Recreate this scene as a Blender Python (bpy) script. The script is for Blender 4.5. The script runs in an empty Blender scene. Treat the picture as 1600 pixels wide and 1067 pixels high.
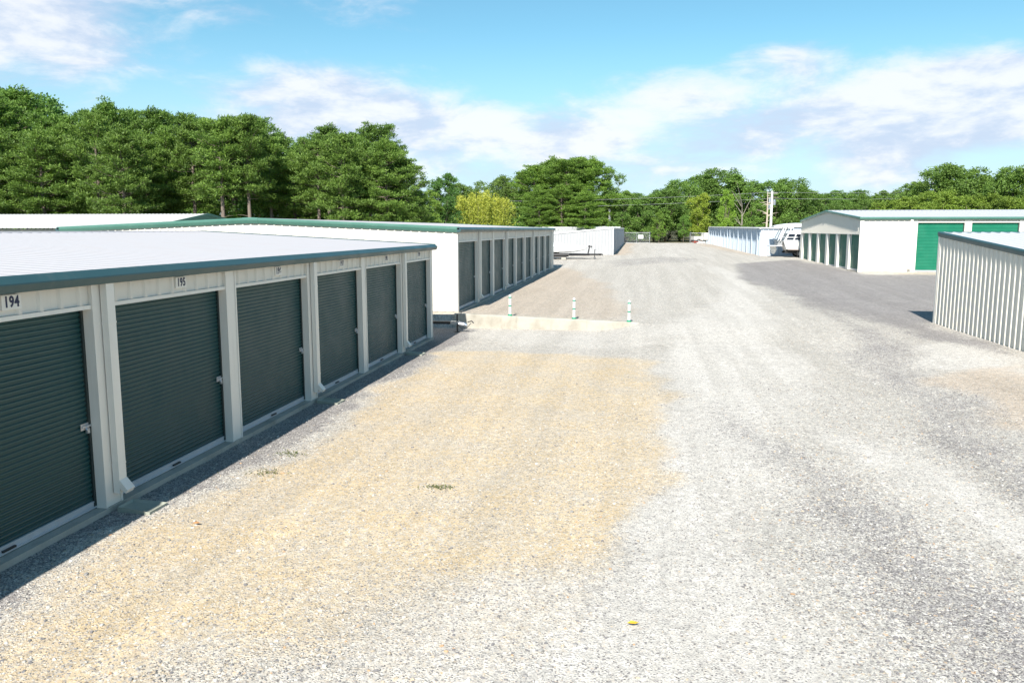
import bpy, math, random
import numpy as np
from mathutils import Vector, Matrix

# ------------------------------------------------------------------ camera, sky, sun, exposure
S = bpy.context.scene
C = S.collection
S.render.engine = 'CYCLES'
S.cycles.use_denoising = True
S.cycles.max_bounces = 6
S.cycles.diffuse_bounces = 3
S.cycles.glossy_bounces = 3
S.cycles.transmission_bounces = 3
S.cycles.transparent_max_bounces = 6
S.view_settings.view_transform = 'Standard'
S.view_settings.look = 'None'
S.view_settings.gamma = 1
S.view_settings.use_curve_mapping = False
S.view_settings.exposure = 0.92

cam_d = bpy.data.cameras.new('camera')
cam_d.sensor_width = 36
cam_d.lens = 36 * 1260 / 1600
cam_d.clip_start = 0.1
cam_d.clip_end = 6000
cam = bpy.data.objects.new('camera', cam_d)
C.objects.link(cam)
cam.location = (0, 0, 3.5)
cam.rotation_euler = (math.radians(90 - 7.93), 0, math.radians(8.847))
S.camera = cam

SUN_DIR = Vector((0.115, 1.2, -1.0)).normalized()          # the way the light travels
SUN_EL = math.asin(-SUN_DIR.z)
SUN_AZ = math.atan2(-SUN_DIR.x, -SUN_DIR.y)

sun_d = bpy.data.lights.new('sun', 'SUN')
sun_d.energy = 4.4
sun_d.angle = math.radians(0.53)
sun_d.color = (1.0, 0.955, 0.88)
sun = bpy.data.objects.new('sun', sun_d)
C.objects.link(sun)
sun.rotation_euler = SUN_DIR.to_track_quat('-Z', 'Y').to_euler()
sun.location = (-6, -60, 50)


def pix_dir(px, py):
    """direction in the world of a point of the 1600 x 1067 photograph (used to lay out clouds by bearing)"""
    v = Vector(((px - 800) / 1260, -(py - 533.5) / 1260, -1))
    return (cam.rotation_euler.to_matrix() @ v).normalized()


def place(px, y):
    """bearing of a photograph column, followed out to the distance y: ground x"""
    d = pix_dir(px, 358)
    return d.x / d.y * y


class NT:
    """short-hand for building node trees"""
    def __init__(self, tree):
        self.t = tree
        self.l = tree.links

    def n(self, kind, **kw):
        nd = self.t.nodes.new(kind)
        for k, v in kw.items():
            if k in ('ins',):
                for a, b in v.items():
                    self.set(nd, a, b)
            else:
                setattr(nd, k, v)
        return nd

    def set(self, nd, key, val):
        s = nd.inputs[key]
        if isinstance(val, bpy.types.NodeSocket):
            self.l.new(val, s)
        else:
            s.default_value = val

    def math(self, op, a, b=0.0, clamp=False):
        nd = self.n('ShaderNodeMath', operation=op, use_clamp=clamp)
        self.set(nd, 0, a)
        self.set(nd, 1, b)
        return nd.outputs[0]

    def vmath(self, op, a, b=(0, 0, 0)):
        nd = self.n('ShaderNodeVectorMath', operation=op)
        self.set(nd, 0, a)
        self.set(nd, 1, b)
        return nd.outputs['Value'] if op in ('LENGTH', 'DOT_PRODUCT', 'DISTANCE') else nd.outputs[0]

    def ramp(self, v, a, b, c=0.0, d=1.0, smooth=True):
        nd = self.n('ShaderNodeMapRange')
        nd.interpolation_type = 'SMOOTHSTEP' if smooth else 'LINEAR'
        self.set(nd, 0, v)
        for i, q in enumerate((a, b, c, d)):
            nd.inputs[i + 1].default_value = q
        return nd.outputs[0]

    def mix(self, f, a, b, kind='MIX'):
        nd = self.n('ShaderNodeMix', data_type='RGBA', blend_type=kind)
        self.set(nd, 0, f)
        self.set(nd, 6, a if isinstance(a, bpy.types.NodeSocket) else (*a[:3], 1))
        self.set(nd, 7, b if isinstance(b, bpy.types.NodeSocket) else (*b[:3], 1))
        return nd.outputs[2]

    def noise(self, vec, scale, detail=4, rough=0.55, out=0, dist=0.0):
        nd = self.n('ShaderNodeTexNoise')
        if vec is not None:
            self.l.new(vec, nd.inputs['Vector'])
        nd.inputs['Scale'].default_value = scale
        nd.inputs['Detail'].default_value = detail
        nd.inputs['Roughness'].default_value = rough
        nd.inputs['Distortion'].default_value = dist
        return nd.outputs[out]

    def voronoi(self, vec, scale, feature='F1', out='Distance', rnd=1.0):
        nd = self.n('ShaderNodeTexVoronoi', feature=feature)
        self.l.new(vec, nd.inputs['Vector'])
        nd.inputs['Scale'].default_value = scale
        nd.inputs['Randomness'].default_value = rnd
        return nd.outputs[out]


W = bpy.data.worlds.new('World')
S.world = W
W.use_nodes = True
W.node_tree.nodes.clear()
k = NT(W.node_tree)
sky = k.n('ShaderNodeTexSky', sky_type='NISHITA', sun_disc=False)
sky.sun_elevation = SUN_EL
sky.sun_rotation = SUN_AZ
sky.air_density = 1.0
sky.dust_density = 0.0
sky.ozone_density = 3.0
tc = k.n('ShaderNodeTexCoord')
D = tc.outputs['Generated']
Ds = k.vmath('MULTIPLY', D, (1.0, 1.0, 2.7))
big = k.noise(k.vmath('ADD', Ds, (3.1, 1.7, 0.4)), 3.4, 3, 0.5)
fine = k.noise(k.vmath('ADD', Ds, (7.3, 2.2, 5.0)), 9.0, 8, 0.62, dist=0.25)
cov = k.math('ADD', k.math('MULTIPLY', big, 0.50), k.math('MULTIPLY', fine, 0.52))
# the cumulus banks of that day, by bearing
for px, py, r0, wgt in ((430, 150, .17, .15), (640, 185, .16, .16), (860, 195, .15, .15), (1040, 150, .13, .13), (1240, 95, .12, .13),
                        (1240, 190, .13, .14), (1420, 150, .16, .16), (1570, 160, .18, .19), (60, 30, .22, .20), (1400, 235, .12, .10),
                        (900, 245, .12, .10), (560, 225, .2, .10), (730, 265, .16, .09), (1080, 235, .14, .07), (200, 120, .16, .07), (1330, 250, .2, .08), (-120, 120, .2, .12), (1750, 150, .2, .15), (340, 15, .1, .06)):
    c = pix_dir(px, py)
    dist = k.vmath('LENGTH', k.vmath('MULTIPLY', k.vmath('SUBTRACT', D, tuple(c)), (1.0, 1.0, 2.6)))
    cov = k.math('ADD', cov, k.ramp(dist, 0.0, r0, wgt * 1.75, 0.0))
mask = k.ramp(cov, 0.54, 0.80)
lit = k.noise(k.vmath('ADD', Ds, (7.3, 2.2, 5.18)), 9.0, 6, 0.6)
shade = k.ramp(k.math('SUBTRACT', fine, lit), -0.14, 0.16)
cloud_col = k.mix(shade, (5.6, 6.5, 8.2), (8.8, 8.9, 9.3))
sep = k.n('ShaderNodeSeparateXYZ')
k.l.new(D, sep.inputs[0])
# a touch of cyan in the clear air
sky_col = k.mix(1.0, sky.outputs[0], (1.0, 1.43, 1.30), 'MULTIPLY')
# pale summer air low down
low = k.ramp(sep.outputs[2], 0.0, 0.24, 0.85, 0.0)
sky_col = k.mix(low, sky_col, (5.7, 6.9, 8.7))
col = k.mix(k.math('MULTIPLY', mask, 0.88), sky_col, cloud_col)
bg = k.n('ShaderNodeBackground')
k.l.new(col, bg.inputs[0])
bg.inputs[1].default_value = 0.06
out = k.n('ShaderNodeOutputWorld')
k.l.new(bg.outputs[0], out.inputs[0])

# ------------------------------------------------------------------ materials
MATS = {}


def principled(name, rough=0.5, metallic=0.0, spec=0.5):
    m = bpy.data.materials.new(name)
    m.use_nodes = True
    t = m.node_tree
    b = t.nodes['Principled BSDF']
    b.inputs['Roughness'].default_value = rough
    b.inputs['Metallic'].default_value = metallic
    b.inputs['Specular IOR Level'].default_value = spec
    MATS[name] = m
    return m, NT(t), b


def painted(name, col, rough=0.45, dirt=0.12, dirt_col=(0.30, 0.26, 0.20), metallic=0.0, spec=0.5, streak=True, bump=0.0, flat=False):
    """painted or coated sheet metal / concrete with faint grime, streaks and a slightly uneven gloss"""
    m, k, b = principled(name, rough, metallic, spec)
    pos = k.n('ShaderNodeNewGeometry').outputs['Position']
    n1 = k.noise(pos, 1.3, 5, 0.6)
    n2 = k.noise(k.vmath('MULTIPLY', pos, (9.0, 9.0, 0.7)), 1.0, 4, 0.6)
    n3 = k.noise(pos, 28.0, 3, 0.6)
    g = k.math('MULTIPLY', k.ramp(n1, 0.40, 0.72), k.ramp(n2, 0.42, 0.75) if streak else 1.0)
    g = k.math('ADD', k.math('MULTIPLY', g, dirt * 2.2), k.math('MULTIPLY', k.ramp(n3, 0.58, 0.8), dirt * 0.4), True)
    c = k.mix(g, col, dirt_col)
    k.l.new(k.mix(k.ramp(n1, 0.3, 0.7, 0.0, 0.10), c, (1, 1, 1), 'SOFT_LIGHT'), b.inputs['Base Color'])
    k.l.new(k.ramp(n1, 0.3, 0.7, rough - 0.06, rough + 0.10), b.inputs['Roughness'])
    if flat:
        return m
    # oil-canning: thin sheet is never quite flat
    bp = k.n('ShaderNodeBump')
    bp.inputs['Strength'].default_value = 0.12 + bump
    bp.inputs['Distance'].default_value = 0.02
    k.l.new(k.noise(pos, 2.4 if not bump else 30, 2 if not bump else 5), bp.inputs['Height'])
    k.l.new(bp.outputs[0], b.inputs['Normal'])
    return m


cream = painted('cream_sheet', (0.68, 0.64, 0.565), 0.42, 0.08)
cream_trim = painted('cream_trim', (0.76, 0.72, 0.65), 0.45, 0.10)
white_sheet = painted('white_sheet', (0.385, 0.39, 0.40), 0.45, 0.10)
blue_sheet = painted('pale_blue_sheet', (0.46, 0.53, 0.61), 0.45, 0.12, (0.35, 0.33, 0.32))
roof_white = painted('white_roof', (0.315, 0.315, 0.335), 0.7, 0.25, (0.28, 0.27, 0.28), spec=0.12, streak=False, flat=True)
roof_blue = painted('blue_white_roof', (0.52, 0.53, 0.57), 0.7, 0.15, (0.42, 0.42, 0.44), spec=0.12, streak=False, flat=True)
roof_bright = painted('bright_roof', (0.62, 0.61, 0.58), 0.7, 0.1, (0.45, 0.44, 0.42), spec=0.12, streak=False, flat=True)
teal = painted('teal_trim', (0.030, 0.080, 0.088), 0.42, 0.05, (0.2, 0.2, 0.18))
door_green = painted('door_green', (0.009, 0.052, 0.053), 0.36, 0.05, (0.12, 0.14, 0.13))
door_bright = painted('door_bright_green', (0.004, 0.155, 0.085), 0.4, 0.05, (0.1, 0.2, 0.15))
green_trim = painted('green_trim', (0.065, 0.165, 0.128), 0.38, 0.05, (0.2, 0.22, 0.2))
alu = painted('aluminium_bar', (0.50, 0.54, 0.58), 0.38, 0.12, metallic=0.35)
guide_mat = painted('door_guide', (0.012, 0.022, 0.022), 0.5, 0.1)
galv = painted('galvanised_steel', (0.55, 0.57, 0.60), 0.32, 0.10, metallic=0.85)
black_metal = painted('black_steel', (0.018, 0.018, 0.02), 0.45, 0.15, (0.10, 0.07, 0.05))
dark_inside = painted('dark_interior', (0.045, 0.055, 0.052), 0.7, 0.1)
rubber = painted('rubber', (0.016, 0.016, 0.017), 0.8, 0.2, (0.12, 0.10, 0.08))
gel_white = painted('white_gelcoat', (0.78, 0.78, 0.77), 0.3, 0.07)
gel_stain = painted('stained_gelcoat', (0.72, 0.71, 0.69), 0.35, 0.22, (0.33, 0.29, 0.24))
glass_dark = painted('tinted_glass', (0.012, 0.02, 0.035), 0.08, 0.0, spec=0.8)
pole_wood = painted('weathered_pole', (0.42, 0.39, 0.36), 0.85, 0.3, (0.18, 0.16, 0.14))
pole_white = painted('white_pole', (0.72, 0.72, 0.72), 0.5, 0.1)
wire_mat = painted('wire', (0.35, 0.35, 0.36), 0.4, 0.0, metallic=0.4)
navy = painted('navy_numerals', (0.010, 0.014, 0.055), 0.5, 0.0)
plate_mat = painted('number_plate_vinyl', (0.74, 0.71, 0.65), 0.4, 0.05)
sign_white = painted('white_sign', (0.80, 0.80, 0.80), 0.4, 0.05)
post_green = painted('post_green_band', (0.01, 0.24, 0.13), 0.4, 0.05)
timber = painted('dark_timber', (0.10, 0.085, 0.07), 0.9, 0.5, (0.035, 0.03, 0.025), bump=0.4)
red_paint = painted('faded_red', (0.42, 0.09, 0.06), 0.5, 0.2)
truck_tan = painted('truck_paint', (0.70, 0.66, 0.60), 0.3, 0.08)


def concrete_mat(name, col, stain):
    m, k, b = principled(name, 0.9, 0, 0.25)
    pos = k.n('ShaderNodeNewGeometry').outputs['Position']
    n1 = k.noise(pos, 1.1, 6, 0.62)
    n2 = k.noise(pos, 45, 4, 0.6)
    n3 = k.noise(k.vmath('MULTIPLY', pos, (3.0, 3.0, 0.8)), 1.6, 5, 0.6)
    c = k.mix(k.ramp(n1, 0.42, 0.70), col, stain)
    c = k.mix(k.ramp(n3, 0.52, 0.75, 0, 0.55), c, tuple(v * 0.72 for v in stain))
    c = k.mix(k.ramp(n2, 0.35, 0.7, 0, 0.35), c, tuple(v * 0.7 for v in col))
    k.l.new(c, b.inputs['Base Color'])
    bp = k.n('ShaderNodeBump')
    bp.inputs['Strength'].default_value = 0.5
    bp.inputs['Distance'].default_value = 0.01
    k.l.new(n2, bp.inputs['Height'])
    k.l.new(bp.outputs[0], b.inputs['Normal'])
    return m


concrete = concrete_mat('concrete', (0.47, 0.44, 0.375), (0.33, 0.30, 0.25))
slab_mat = concrete_mat('slab_concrete', (0.47, 0.43, 0.37), (0.36, 0.32, 0.265))
splash_mat = concrete_mat('splash_block_concrete', (0.36, 0.37, 0.31), (0.26, 0.27, 0.21))


def leaf_mat(name, dark, light, trans=0.28):
    m = bpy.data.materials.new(name)
    m.use_nodes = True
    t = m.node_tree
    k = NT(t)
    b = t.nodes['Principled BSDF']
    b.inputs['Roughness'].default_value = 0.55
    b.inputs['Specular IOR Level'].default_value = 0.3
    geo = k.n('ShaderNodeNewGeometry')
    oi = k.n('ShaderNodeObjectInfo')
    at = k.n('ShaderNodeAttribute', attribute_name='tone')
    v = k.math('ADD', k.math('MULTIPLY', geo.outputs['Random Per Island'], 0.45), k.math('MULTIPLY', at.outputs['Fac'], 0.6))
    c = k.mix(v, dark, light)
    c = k.mix(1.0, c, oi.outputs['Color'], 'MULTIPLY')
    k.l.new(c, b.inputs['Base Color'])
    tr = k.n('ShaderNodeBsdfTranslucent')
    k.l.new(k.mix(1.0, c, (1.25, 1.35, 0.7), 'MULTIPLY'), tr.inputs[0])
    ms = k.n('ShaderNodeMixShader')
    ms.inputs[0].default_value = trans
    k.l.new(b.outputs[0], ms.inputs[1])
    k.l.new(tr.outputs[0], ms.inputs[2])
    k.l.new(ms.outputs[0], t.nodes['Material Output'].inputs[0])
    return m


pine_leaf = leaf_mat('pine_needles', (0.052, 0.112, 0.026), (0.265, 0.39, 0.078), 0.30)
broad_leaf = leaf_mat('broad_leaves', (0.058, 0.115, 0.032), (0.265, 0.385, 0.088), 0.30)
bamboo_leaf = leaf_mat('bamboo_leaves', (0.13, 0.21, 0.025), (0.50, 0.50, 0.08), 0.3)
bark = painted('bark', (0.20, 0.16, 0.13), 0.95, 0.5, (0.09, 0.07, 0.06), bump=0.6)
bark_grey = painted('grey_dead_wood', (0.27, 0.24, 0.20), 0.9, 0.3, (0.15, 0.13, 0.11), bump=0.4)
bark_pale = painted('pale_dead_wood', (0.50, 0.42, 0.34), 0.9, 0.3, (0.25, 0.2, 0.16), bump=0.4)


# ------------------------------------------------------------------ mesh helpers
class MB:
    def __init__(self):
        self.v = []
        self.f = []

    def add(self, vs, fs):
        o = len(self.v)
        self.v += [tuple(map(float, p)) for p in vs]
        self.f += [tuple(i + o for i in f) for f in fs]
        return self

    def box(self, x0, x1, y0, y1, z0, z1):
        return self.add([(x0, y0, z0), (x1, y0, z0), (x1, y1, z0), (x0, y1, z0), (x0, y0, z1), (x1, y0, z1), (x1, y1, z1), (x0, y1, z1)],
                        [(0, 3, 2, 1), (4, 5, 6, 7), (0, 1, 5, 4), (1, 2, 6, 5), (2, 3, 7, 6), (3, 0, 4, 7)])

    def prism(self, pts, vec):
        """closed outline pts (3-D) pushed along vec, with end caps"""
        n = len(pts)
        vs = [Vector(p) for p in pts]
        vs += [p + Vector(vec) for p in vs]
        fs = [(i, (i + 1) % n, n + (i + 1) % n, n + i) for i in range(n)]
        fs += [tuple(range(n))[::-1], tuple(range(n, 2 * n))]
        return self.add(vs, fs)

    def sheet(self, pts, vec):
        """open line of points pushed along vec"""
        n = len(pts)
        vs = [Vector(p) for p in pts]
        vs += [p + Vector(vec) for p in vs]
        return self.add(vs, [(i, i + 1, n + i + 1, n + i) for i in range(n - 1)])

    def tube(self, pts, radii, n=8, cap=True):
        pts = [Vector(p) for p in pts]
        if not isinstance(radii, (list, tuple)):
            radii = [radii] * len(pts)
        o = len(self.v)
        ref = None
        for i, p in enumerate(pts):
            d = (pts[min(i + 1, len(pts) - 1)] - pts[max(i - 1, 0)]).normalized()
            if ref is None:
                ref = Vector((1, 0, 0)) if abs(d.x) < 0.8 else Vector((0, 1, 0))
            a = (ref - d * ref.dot(d)).normalized()
            b = d.cross(a)
            for j in range(n):
                t = 2 * math.pi * j / n
                self.v.append(tuple(p + (a * math.cos(t) + b * math.sin(t)) * radii[i]))
        for i in range(len(pts) - 1):
            for j in range(n):
                self.f.append((o + i * n + j, o + i * n + (j + 1) % n, o + (i + 1) * n + (j + 1) % n, o + (i + 1) * n + j))
        if cap:
            self.f.append(tuple(o + j for j in range(n))[::-1])
            self.f.append(tuple(o + (len(pts) - 1) * n + j for j in range(n)))
        return self

    def loft(self, rings, cap=True):
        """rings of equal point count joined into a skin"""
        n = len(rings[0])
        o = len(self.v)
        for r in rings:
            self.v += [tuple(map(float, p)) for p in r]
        for i in range(len(rings) - 1):
            for j in range(n):
                self.f.append((o + i * n + j, o + i * n + (j + 1) % n, o + (i + 1) * n + (j + 1) % n, o + (i + 1) * n + j))
        if cap:
            self.f.append(tuple(o + j for j in range(n))[::-1])
            self.f.append(tuple(o + (len(rings) - 1) * n + j for j in range(n)))
        return self

    def mesh(self, name, smooth=False):
        me = bpy.data.meshes.new(name)
        me.from_pydata(self.v, [], self.f)
        me.update()
        if smooth:
            me.shade_smooth()
        return me


def obj(name, mesh, mat, parent=None, loc=None, mtx=None):
    if isinstance(mesh, MB):
        mesh = mesh.mesh(name)
    o = bpy.data.objects.new(name, mesh)
    C.objects.link(o)
    if mat is not None and not len(mesh.materials):
        mesh.materials.append(mat)
    if parent:
        o.parent = parent
    if loc is not None:
        o.location = loc
    if mtx is not None:
        o.matrix_local = mtx
    return o


def tag(o, label, cat=None, group=None, kind=None):
    if label:
        o['label'] = label
    if cat:
        o['category'] = cat
    if group:
        o['group'] = group
    if kind:
        o['kind'] = kind
    return o


def thing(name, label, cat, loc=(0, 0, 0), rz=0.0, group=None):
    o = bpy.data.objects.new(name, None)
    C.objects.link(o)
    o.location = loc
    o.rotation_euler = (0, 0, rz)
    return tag(o, label, cat, group)


def frame(u, v, w, at):
    return Matrix(((u[0], v[0], w[0], at[0]), (u[1], v[1], w[1], at[1]), (u[2], v[2], w[2], at[2]), (0, 0, 0, 1)))


# ------------------------------------------------------------------ terrain
def lerp_tab(t, tab):
    return np.interp(t, [a for a, b in tab], [b for a, b in tab])


def ground_z(x, y):
    x = np.asarray(x, float)
    y = np.asarray(y, float)
    pr = lerp_tab(y, [(0, 0), (19, 0), (25, .10), (28, .24), (40, .42), (50, .60), (56, .73), (70, .90), (80, 1.0), (137, 1.15), (400, 1.15)])
    bank = np.clip((x - 5.5) / 3.5, 0, 1)
    bank = bank * bank * (3 - 2 * bank)
    pr = np.where(y < 45, pr + bank * np.maximum(0.27 - pr, 0), pr)
    pl = lerp_tab(y, [(0, 0), (28.1, 0), (28.13, .46), (61, .50), (72, .86), (80, 1.0), (137, 1.15), (400, 1.15)])
    lip = lerp_tab(x, [(-6, .46), (0, .26)])
    near = np.clip((y - 28.1) / 12, 0, 1)
    pl = np.where(y > 28.12, np.minimum(pl, lip * (1 - near) + pl * near), pl)
    front = np.clip((x + 1.4) / 1.45, 0, 1) ** 1.6 * np.clip((y - 24.0) / 4.0, 0, 1) * 0.25
    pl = np.where(y <= 28.12, front, pl)
    wgt = np.clip((x + 0.5) / 1.6, 0, 1)
    wgt = np.where(y <= 28.12, wgt, np.clip((x + 2.5) / 5.0, 0, 1))
    wgt = wgt * wgt * (3 - 2 * wgt)
    wgt = np.where((y > 28.06) & (y < 28.2), np.where(x < 0.0, 0, wgt), wgt)
    return pl * (1 - wgt) + pr * wgt


def gz(x, y):
    return float(ground_z(x, y))


def vnoise(x, y, s, seed=0):
    """smooth value noise on arrays"""
    x = np.asarray(x) * s
    y = np.asarray(y) * s
    xi = np.floor(x).astype(np.int64)
    yi = np.floor(y).astype(np.int64)
    fx = x - xi
    fy = y - yi
    fx = fx * fx * (3 - 2 * fx)
    fy = fy * fy * (3 - 2 * fy)

    def h(a, b):
        q = (a * 374761393 + b * 668265263 + seed * 974711) & 0xffffffff
        q = ((q ^ (q >> 13)) * 1274126177) & 0xffffffff
        return ((q ^ (q >> 16)) & 0xffff) / 65535.0
    return (h(xi, yi) * (1 - fx) + h(xi + 1, yi) * fx) * (1 - fy) + (h(xi, yi + 1) * (1 - fx) + h(xi + 1, yi + 1) * fx) * fy


def fbm(x, y, s, seed=0, o=4):
    r = 0
    a = 1.0
    t = 0
    for i in range(o):
        r = r + a * vnoise(x, y, s * 2 ** i, seed + i)
        t += a
        a *= 0.55
    return r / t


def poly_mask(x, y, poly, soft):
    """1 inside an outline, fading over soft metres either side"""
    inside = np.zeros(x.shape, bool)
    dist = np.full(x.shape, 1e9)
    n = len(poly)
    for i in range(n):
        x0, y0 = poly[i]
        x1, y1 = poly[(i + 1) % n]
        cond = ((y0 > y) != (y1 > y))
        with np.errstate(divide='ignore', invalid='ignore'):
            xs = (x1 - x0) * (y - y0) / ((y1 - y0) if y1 != y0 else 1e-9) + x0
        inside ^= cond & (x < xs)
        dx, dy = x1 - x0, y1 - y0
        t = np.clip(((x - x0) * dx + (y - y0) * dy) / (dx * dx + dy * dy + 1e-9), 0, 1)
        dist = np.minimum(dist, np.hypot(x - x0 - t * dx, y - y0 - t * dy))
    s = np.where(inside, dist, -dist)
    t = np.clip(s / (2 * soft) + 0.5, 0, 1)
    return t * t * (3 - 2 * t)


def axis(parts):
    r = []
    for a, b, s in parts:
        r += list(np.arange(a, b - 1e-6, s))
    r.append(parts[-1][1])
    return r


gx = [-3000, -1500, -800, -400, -220, -140] + axis([(-100, -24, 4), (-24, -8, 1.0), (-8, 16, .16), (16, 40, 1.0), (40, 110, 5)]) + [160, 300, 700, 1500, 3000]
gy = [-3000, -1000, -300, -100, -40, -15] + axis([(-5, 4, 1), (4, 28.0, .16)]) + [28.09, 28.14] + axis([(28.24, 40, .2), (40, 145, .7), (145, 200, 5)]) + [260, 400, 800, 1500, 3000]
GX, GY = np.meshgrid(np.array(gx), np.array(gy))
GZ = ground_z(GX, GY)
wob = (fbm(GX, GY, 0.35, 5) - 0.5)
GZ = GZ + np.where(GY > 0, (fbm(GX, GY, 0.5, 11) - 0.5) * 0.05 + (fbm(GX, GY, 2.2, 3, 2) - 0.5) * 0.012, 0)
# keep the ground off the building slabs
wx = GX + wob * 1.4 + (fbm(GX, GY, 1.6, 8) - .5) * .7
wy = GY + (fbm(GX, GY, 0.35, 9) - 0.5) * 2.0
tan = poly_mask(wx, wy, [(-5.4, 19), (-5.6, 22.4), (-3.8, 22.6), (-1.6, 22.2), (0.3, 21.2), (0.8, 17.7), (0.35, 13.7), (0.1, 10.8), (-0.1, 8.8), (-.4, 6.5), (-2, 4), (-5.4, 3), (-5.45, 9), (-5.3, 13)], 0.45)
tan *= np.clip(1.05 - 0.75 * poly_mask(wx, wy, [(-3.9, 2), (-3.9, 6.2), (-2.5, 7.3), (-1.4, 8.4), (-0.2, 8.6), (1, 7), (1, 2)], 0.9), 0, 1)
tan = np.clip(tan * (0.62 + 0.75 * fbm(GX, GY, 0.9, 21)), 0, 1)
pad = poly_mask(wx, wy, [(-6.4, 28.2), (-0.4, 28.2), (-0.2, 32), (-2.0, 46), (-4.9, 62), (-6.4, 62)], 0.7)
edge6 = poly_mask(wx, wy, [(-2.6, 78), (-1.0, 80), (-0.6, 136), (-2.6, 136)], 0.8)
edge7 = poly_mask(wx, wy, [(8.5, 130), (10.2, 82), (12, 78), (13, 78), (13, 132)], 0.9)
edge4 = poly_mask(wx, wy, [(16, 53.8), (26, 53.8), (26, 55.4), (16, 55.4)], 0.5)
brown = np.clip(pad * 0.72 + edge6 * 0.9 + edge7 * 0.7 + edge4 * .9 + 0.9 * poly_mask(wx, wy, [(6.7, 19.3), (9.2, 20.6), (7.6, 14.0), (6.2, 15)], .5), 0, 1)
tracks = poly_mask(wx, wy, [(0.4, 22), (1.2, 25), (3.0, 28.5), (4.6, 23), (4.2, 19), (2.6, 14.1), (1.5, 11.0), (0.9, 6.0), (0.2, 4), (0.0, 9.8), (.35, 14), (.8, 18)], 0.7)
white2 = poly_mask(wx, wy, [(0.6, 26), (3.4, 36), (5.0, 50), (4.6, 66), (6.2, 56), (6.0, 44), (5.4, 34), (4.2, 26)], 0.9)
white3 = poly_mask(wx, wy, [(9.6, 24.8), (9.4, 20.2), (8.6, 18.9), (7.2, 20.6), (7.8, 24)], 0.4)
white4 = poly_mask(wx, wy, [(-5.9, 26.8), (-4, 23.6), (-1, 23.0), (1, 24.5), (0.4, 27.9), (-5.9, 27.9)], .5) * 0.55
white5 = poly_mask(wx, wy, [(3.2, 15), (4.4, 13.0), (4.6, 9), (3.8, 9), (3.4, 11.5)], .5) * .8
white6 = poly_mask(wx, wy, [(1, 80), (4, 74), (7, 90), (6, 135), (2, 135)], 2.) * .5
white7 = poly_mask(wx, wy, [(-3.6, 2), (-3.4, 5.6), (-2.2, 7.2), (-1, 8.2), (1, 8.2), (2.2, 5), (2.5, 2)], .9) * .6
white = np.clip(white7 + tracks + white2 + white3 + white4 + white5 + white6, 0, 1) * (0.7 + 0.5 * fbm(GX, GY, 1.1, 33))
dk1 = poly_mask(wx, wy, [(6.0, 50), (8, 66), (13, 71), (14.1, 60), (14.2, 53.5), (45, 54.6), (45, 32), (11.0, 31), (10.2, 29.4), (9.6, 22), (8.8, 25), (8.4, 30.5), (7.2, 38)], 0.9)
dk2 = poly_mask(wx, wy, [(7.2, 37), (6.6, 27), (5.6, 19.8), (5.0, 15.1), (4.7, 11.0), (5.6, 9), (6.1, 13.0), (6.7, 18.3), (8.0, 24.4)], 0.9) * 0.55
dk3 = poly_mask(wx, wy, [(1.6, 16.5), (1.9, 11.1), (2.0, 8.9), (2.0, 5), (3.8, 5), (3.7, 7.6), (3.2, 9.3), (2.8, 12.5)], 0.8) * 0.52
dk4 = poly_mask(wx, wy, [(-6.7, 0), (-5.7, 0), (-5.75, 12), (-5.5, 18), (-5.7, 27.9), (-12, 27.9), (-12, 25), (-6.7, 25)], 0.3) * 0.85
dk5 = poly_mask(wx, wy, [(-2.0, 63), (4.5, 66), (5.5, 74), (2, 76), (-3, 70)], 1.4) * 0.4
dk6 = poly_mask(wx, wy, [(0.2, 5.2), (1.9, 4.0), (2.2, 2), (0, 2)], .6) * .4
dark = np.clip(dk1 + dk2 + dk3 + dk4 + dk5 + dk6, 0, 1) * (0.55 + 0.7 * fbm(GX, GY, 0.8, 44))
grass = np.clip((GY - 141) / 4, 0, 1)
grass = np.maximum(grass, np.clip((-26 - GX) / 3, 0, 1) * np.clip((GY - 62) / 3, 0, 1))
grass = np.maximum(grass, np.clip((GX - 46) / 4, 0, 1))
grass = np.maximum(grass, np.clip((-GY - 30) / 10, 0, 1))
grass = np.maximum(grass, np.clip((-60 - GX) / 4, 0, 1))
ny, nx = GX.shape
verts = np.stack([GX, GY, GZ], -1).reshape(-1, 3)
ii = np.arange(ny * nx).reshape(ny, nx)
quads = np.stack([ii[:-1, :-1], ii[:-1, 1:], ii[1:, 1:], ii[1:, :-1]], -1).reshape(-1, 4)
me = bpy.data.meshes.new('ground')
me.from_pydata(verts.tolist(), [], quads.tolist())
me.update()
me.shade_smooth()
for nm, a in (('tan', tan), ('brown', brown), ('white', white), ('dark', dark), ('grass', grass)):
    at = me.attributes.new(nm, 'FLOAT', 'POINT')
    at.data.foreach_set('value', np.clip(a, 0, 1).astype(np.float32).ravel())

gm, k, b = principled('gravel', 0.92, 0, 0.2)
pos = k.n('ShaderNodeNewGeometry').outputs['Position']
A = {nm: k.n('ShaderNodeAttribute', attribute_name=nm).outputs['Fac'] for nm in ('tan', 'brown', 'white', 'dark', 'grass')}
wobble = k.noise(pos, 5.5, 5, 0.65)
wobble2 = k.noise(pos, 0.9, 6, 0.6)
wobble3 = k.noise(pos, 24, 3, 0.6)


def edge(a, s=0.55):
    v = k.math('ADD', a, k.math('MULTIPLY', k.math('SUBTRACT', wobble, 0.5), s))
    v = k.math('ADD', v, k.math('MULTIPLY', k.math('SUBTRACT', wobble3, 0.5), s * 0.8))
    return k.ramp(v, 0.05, 0.95)


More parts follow.
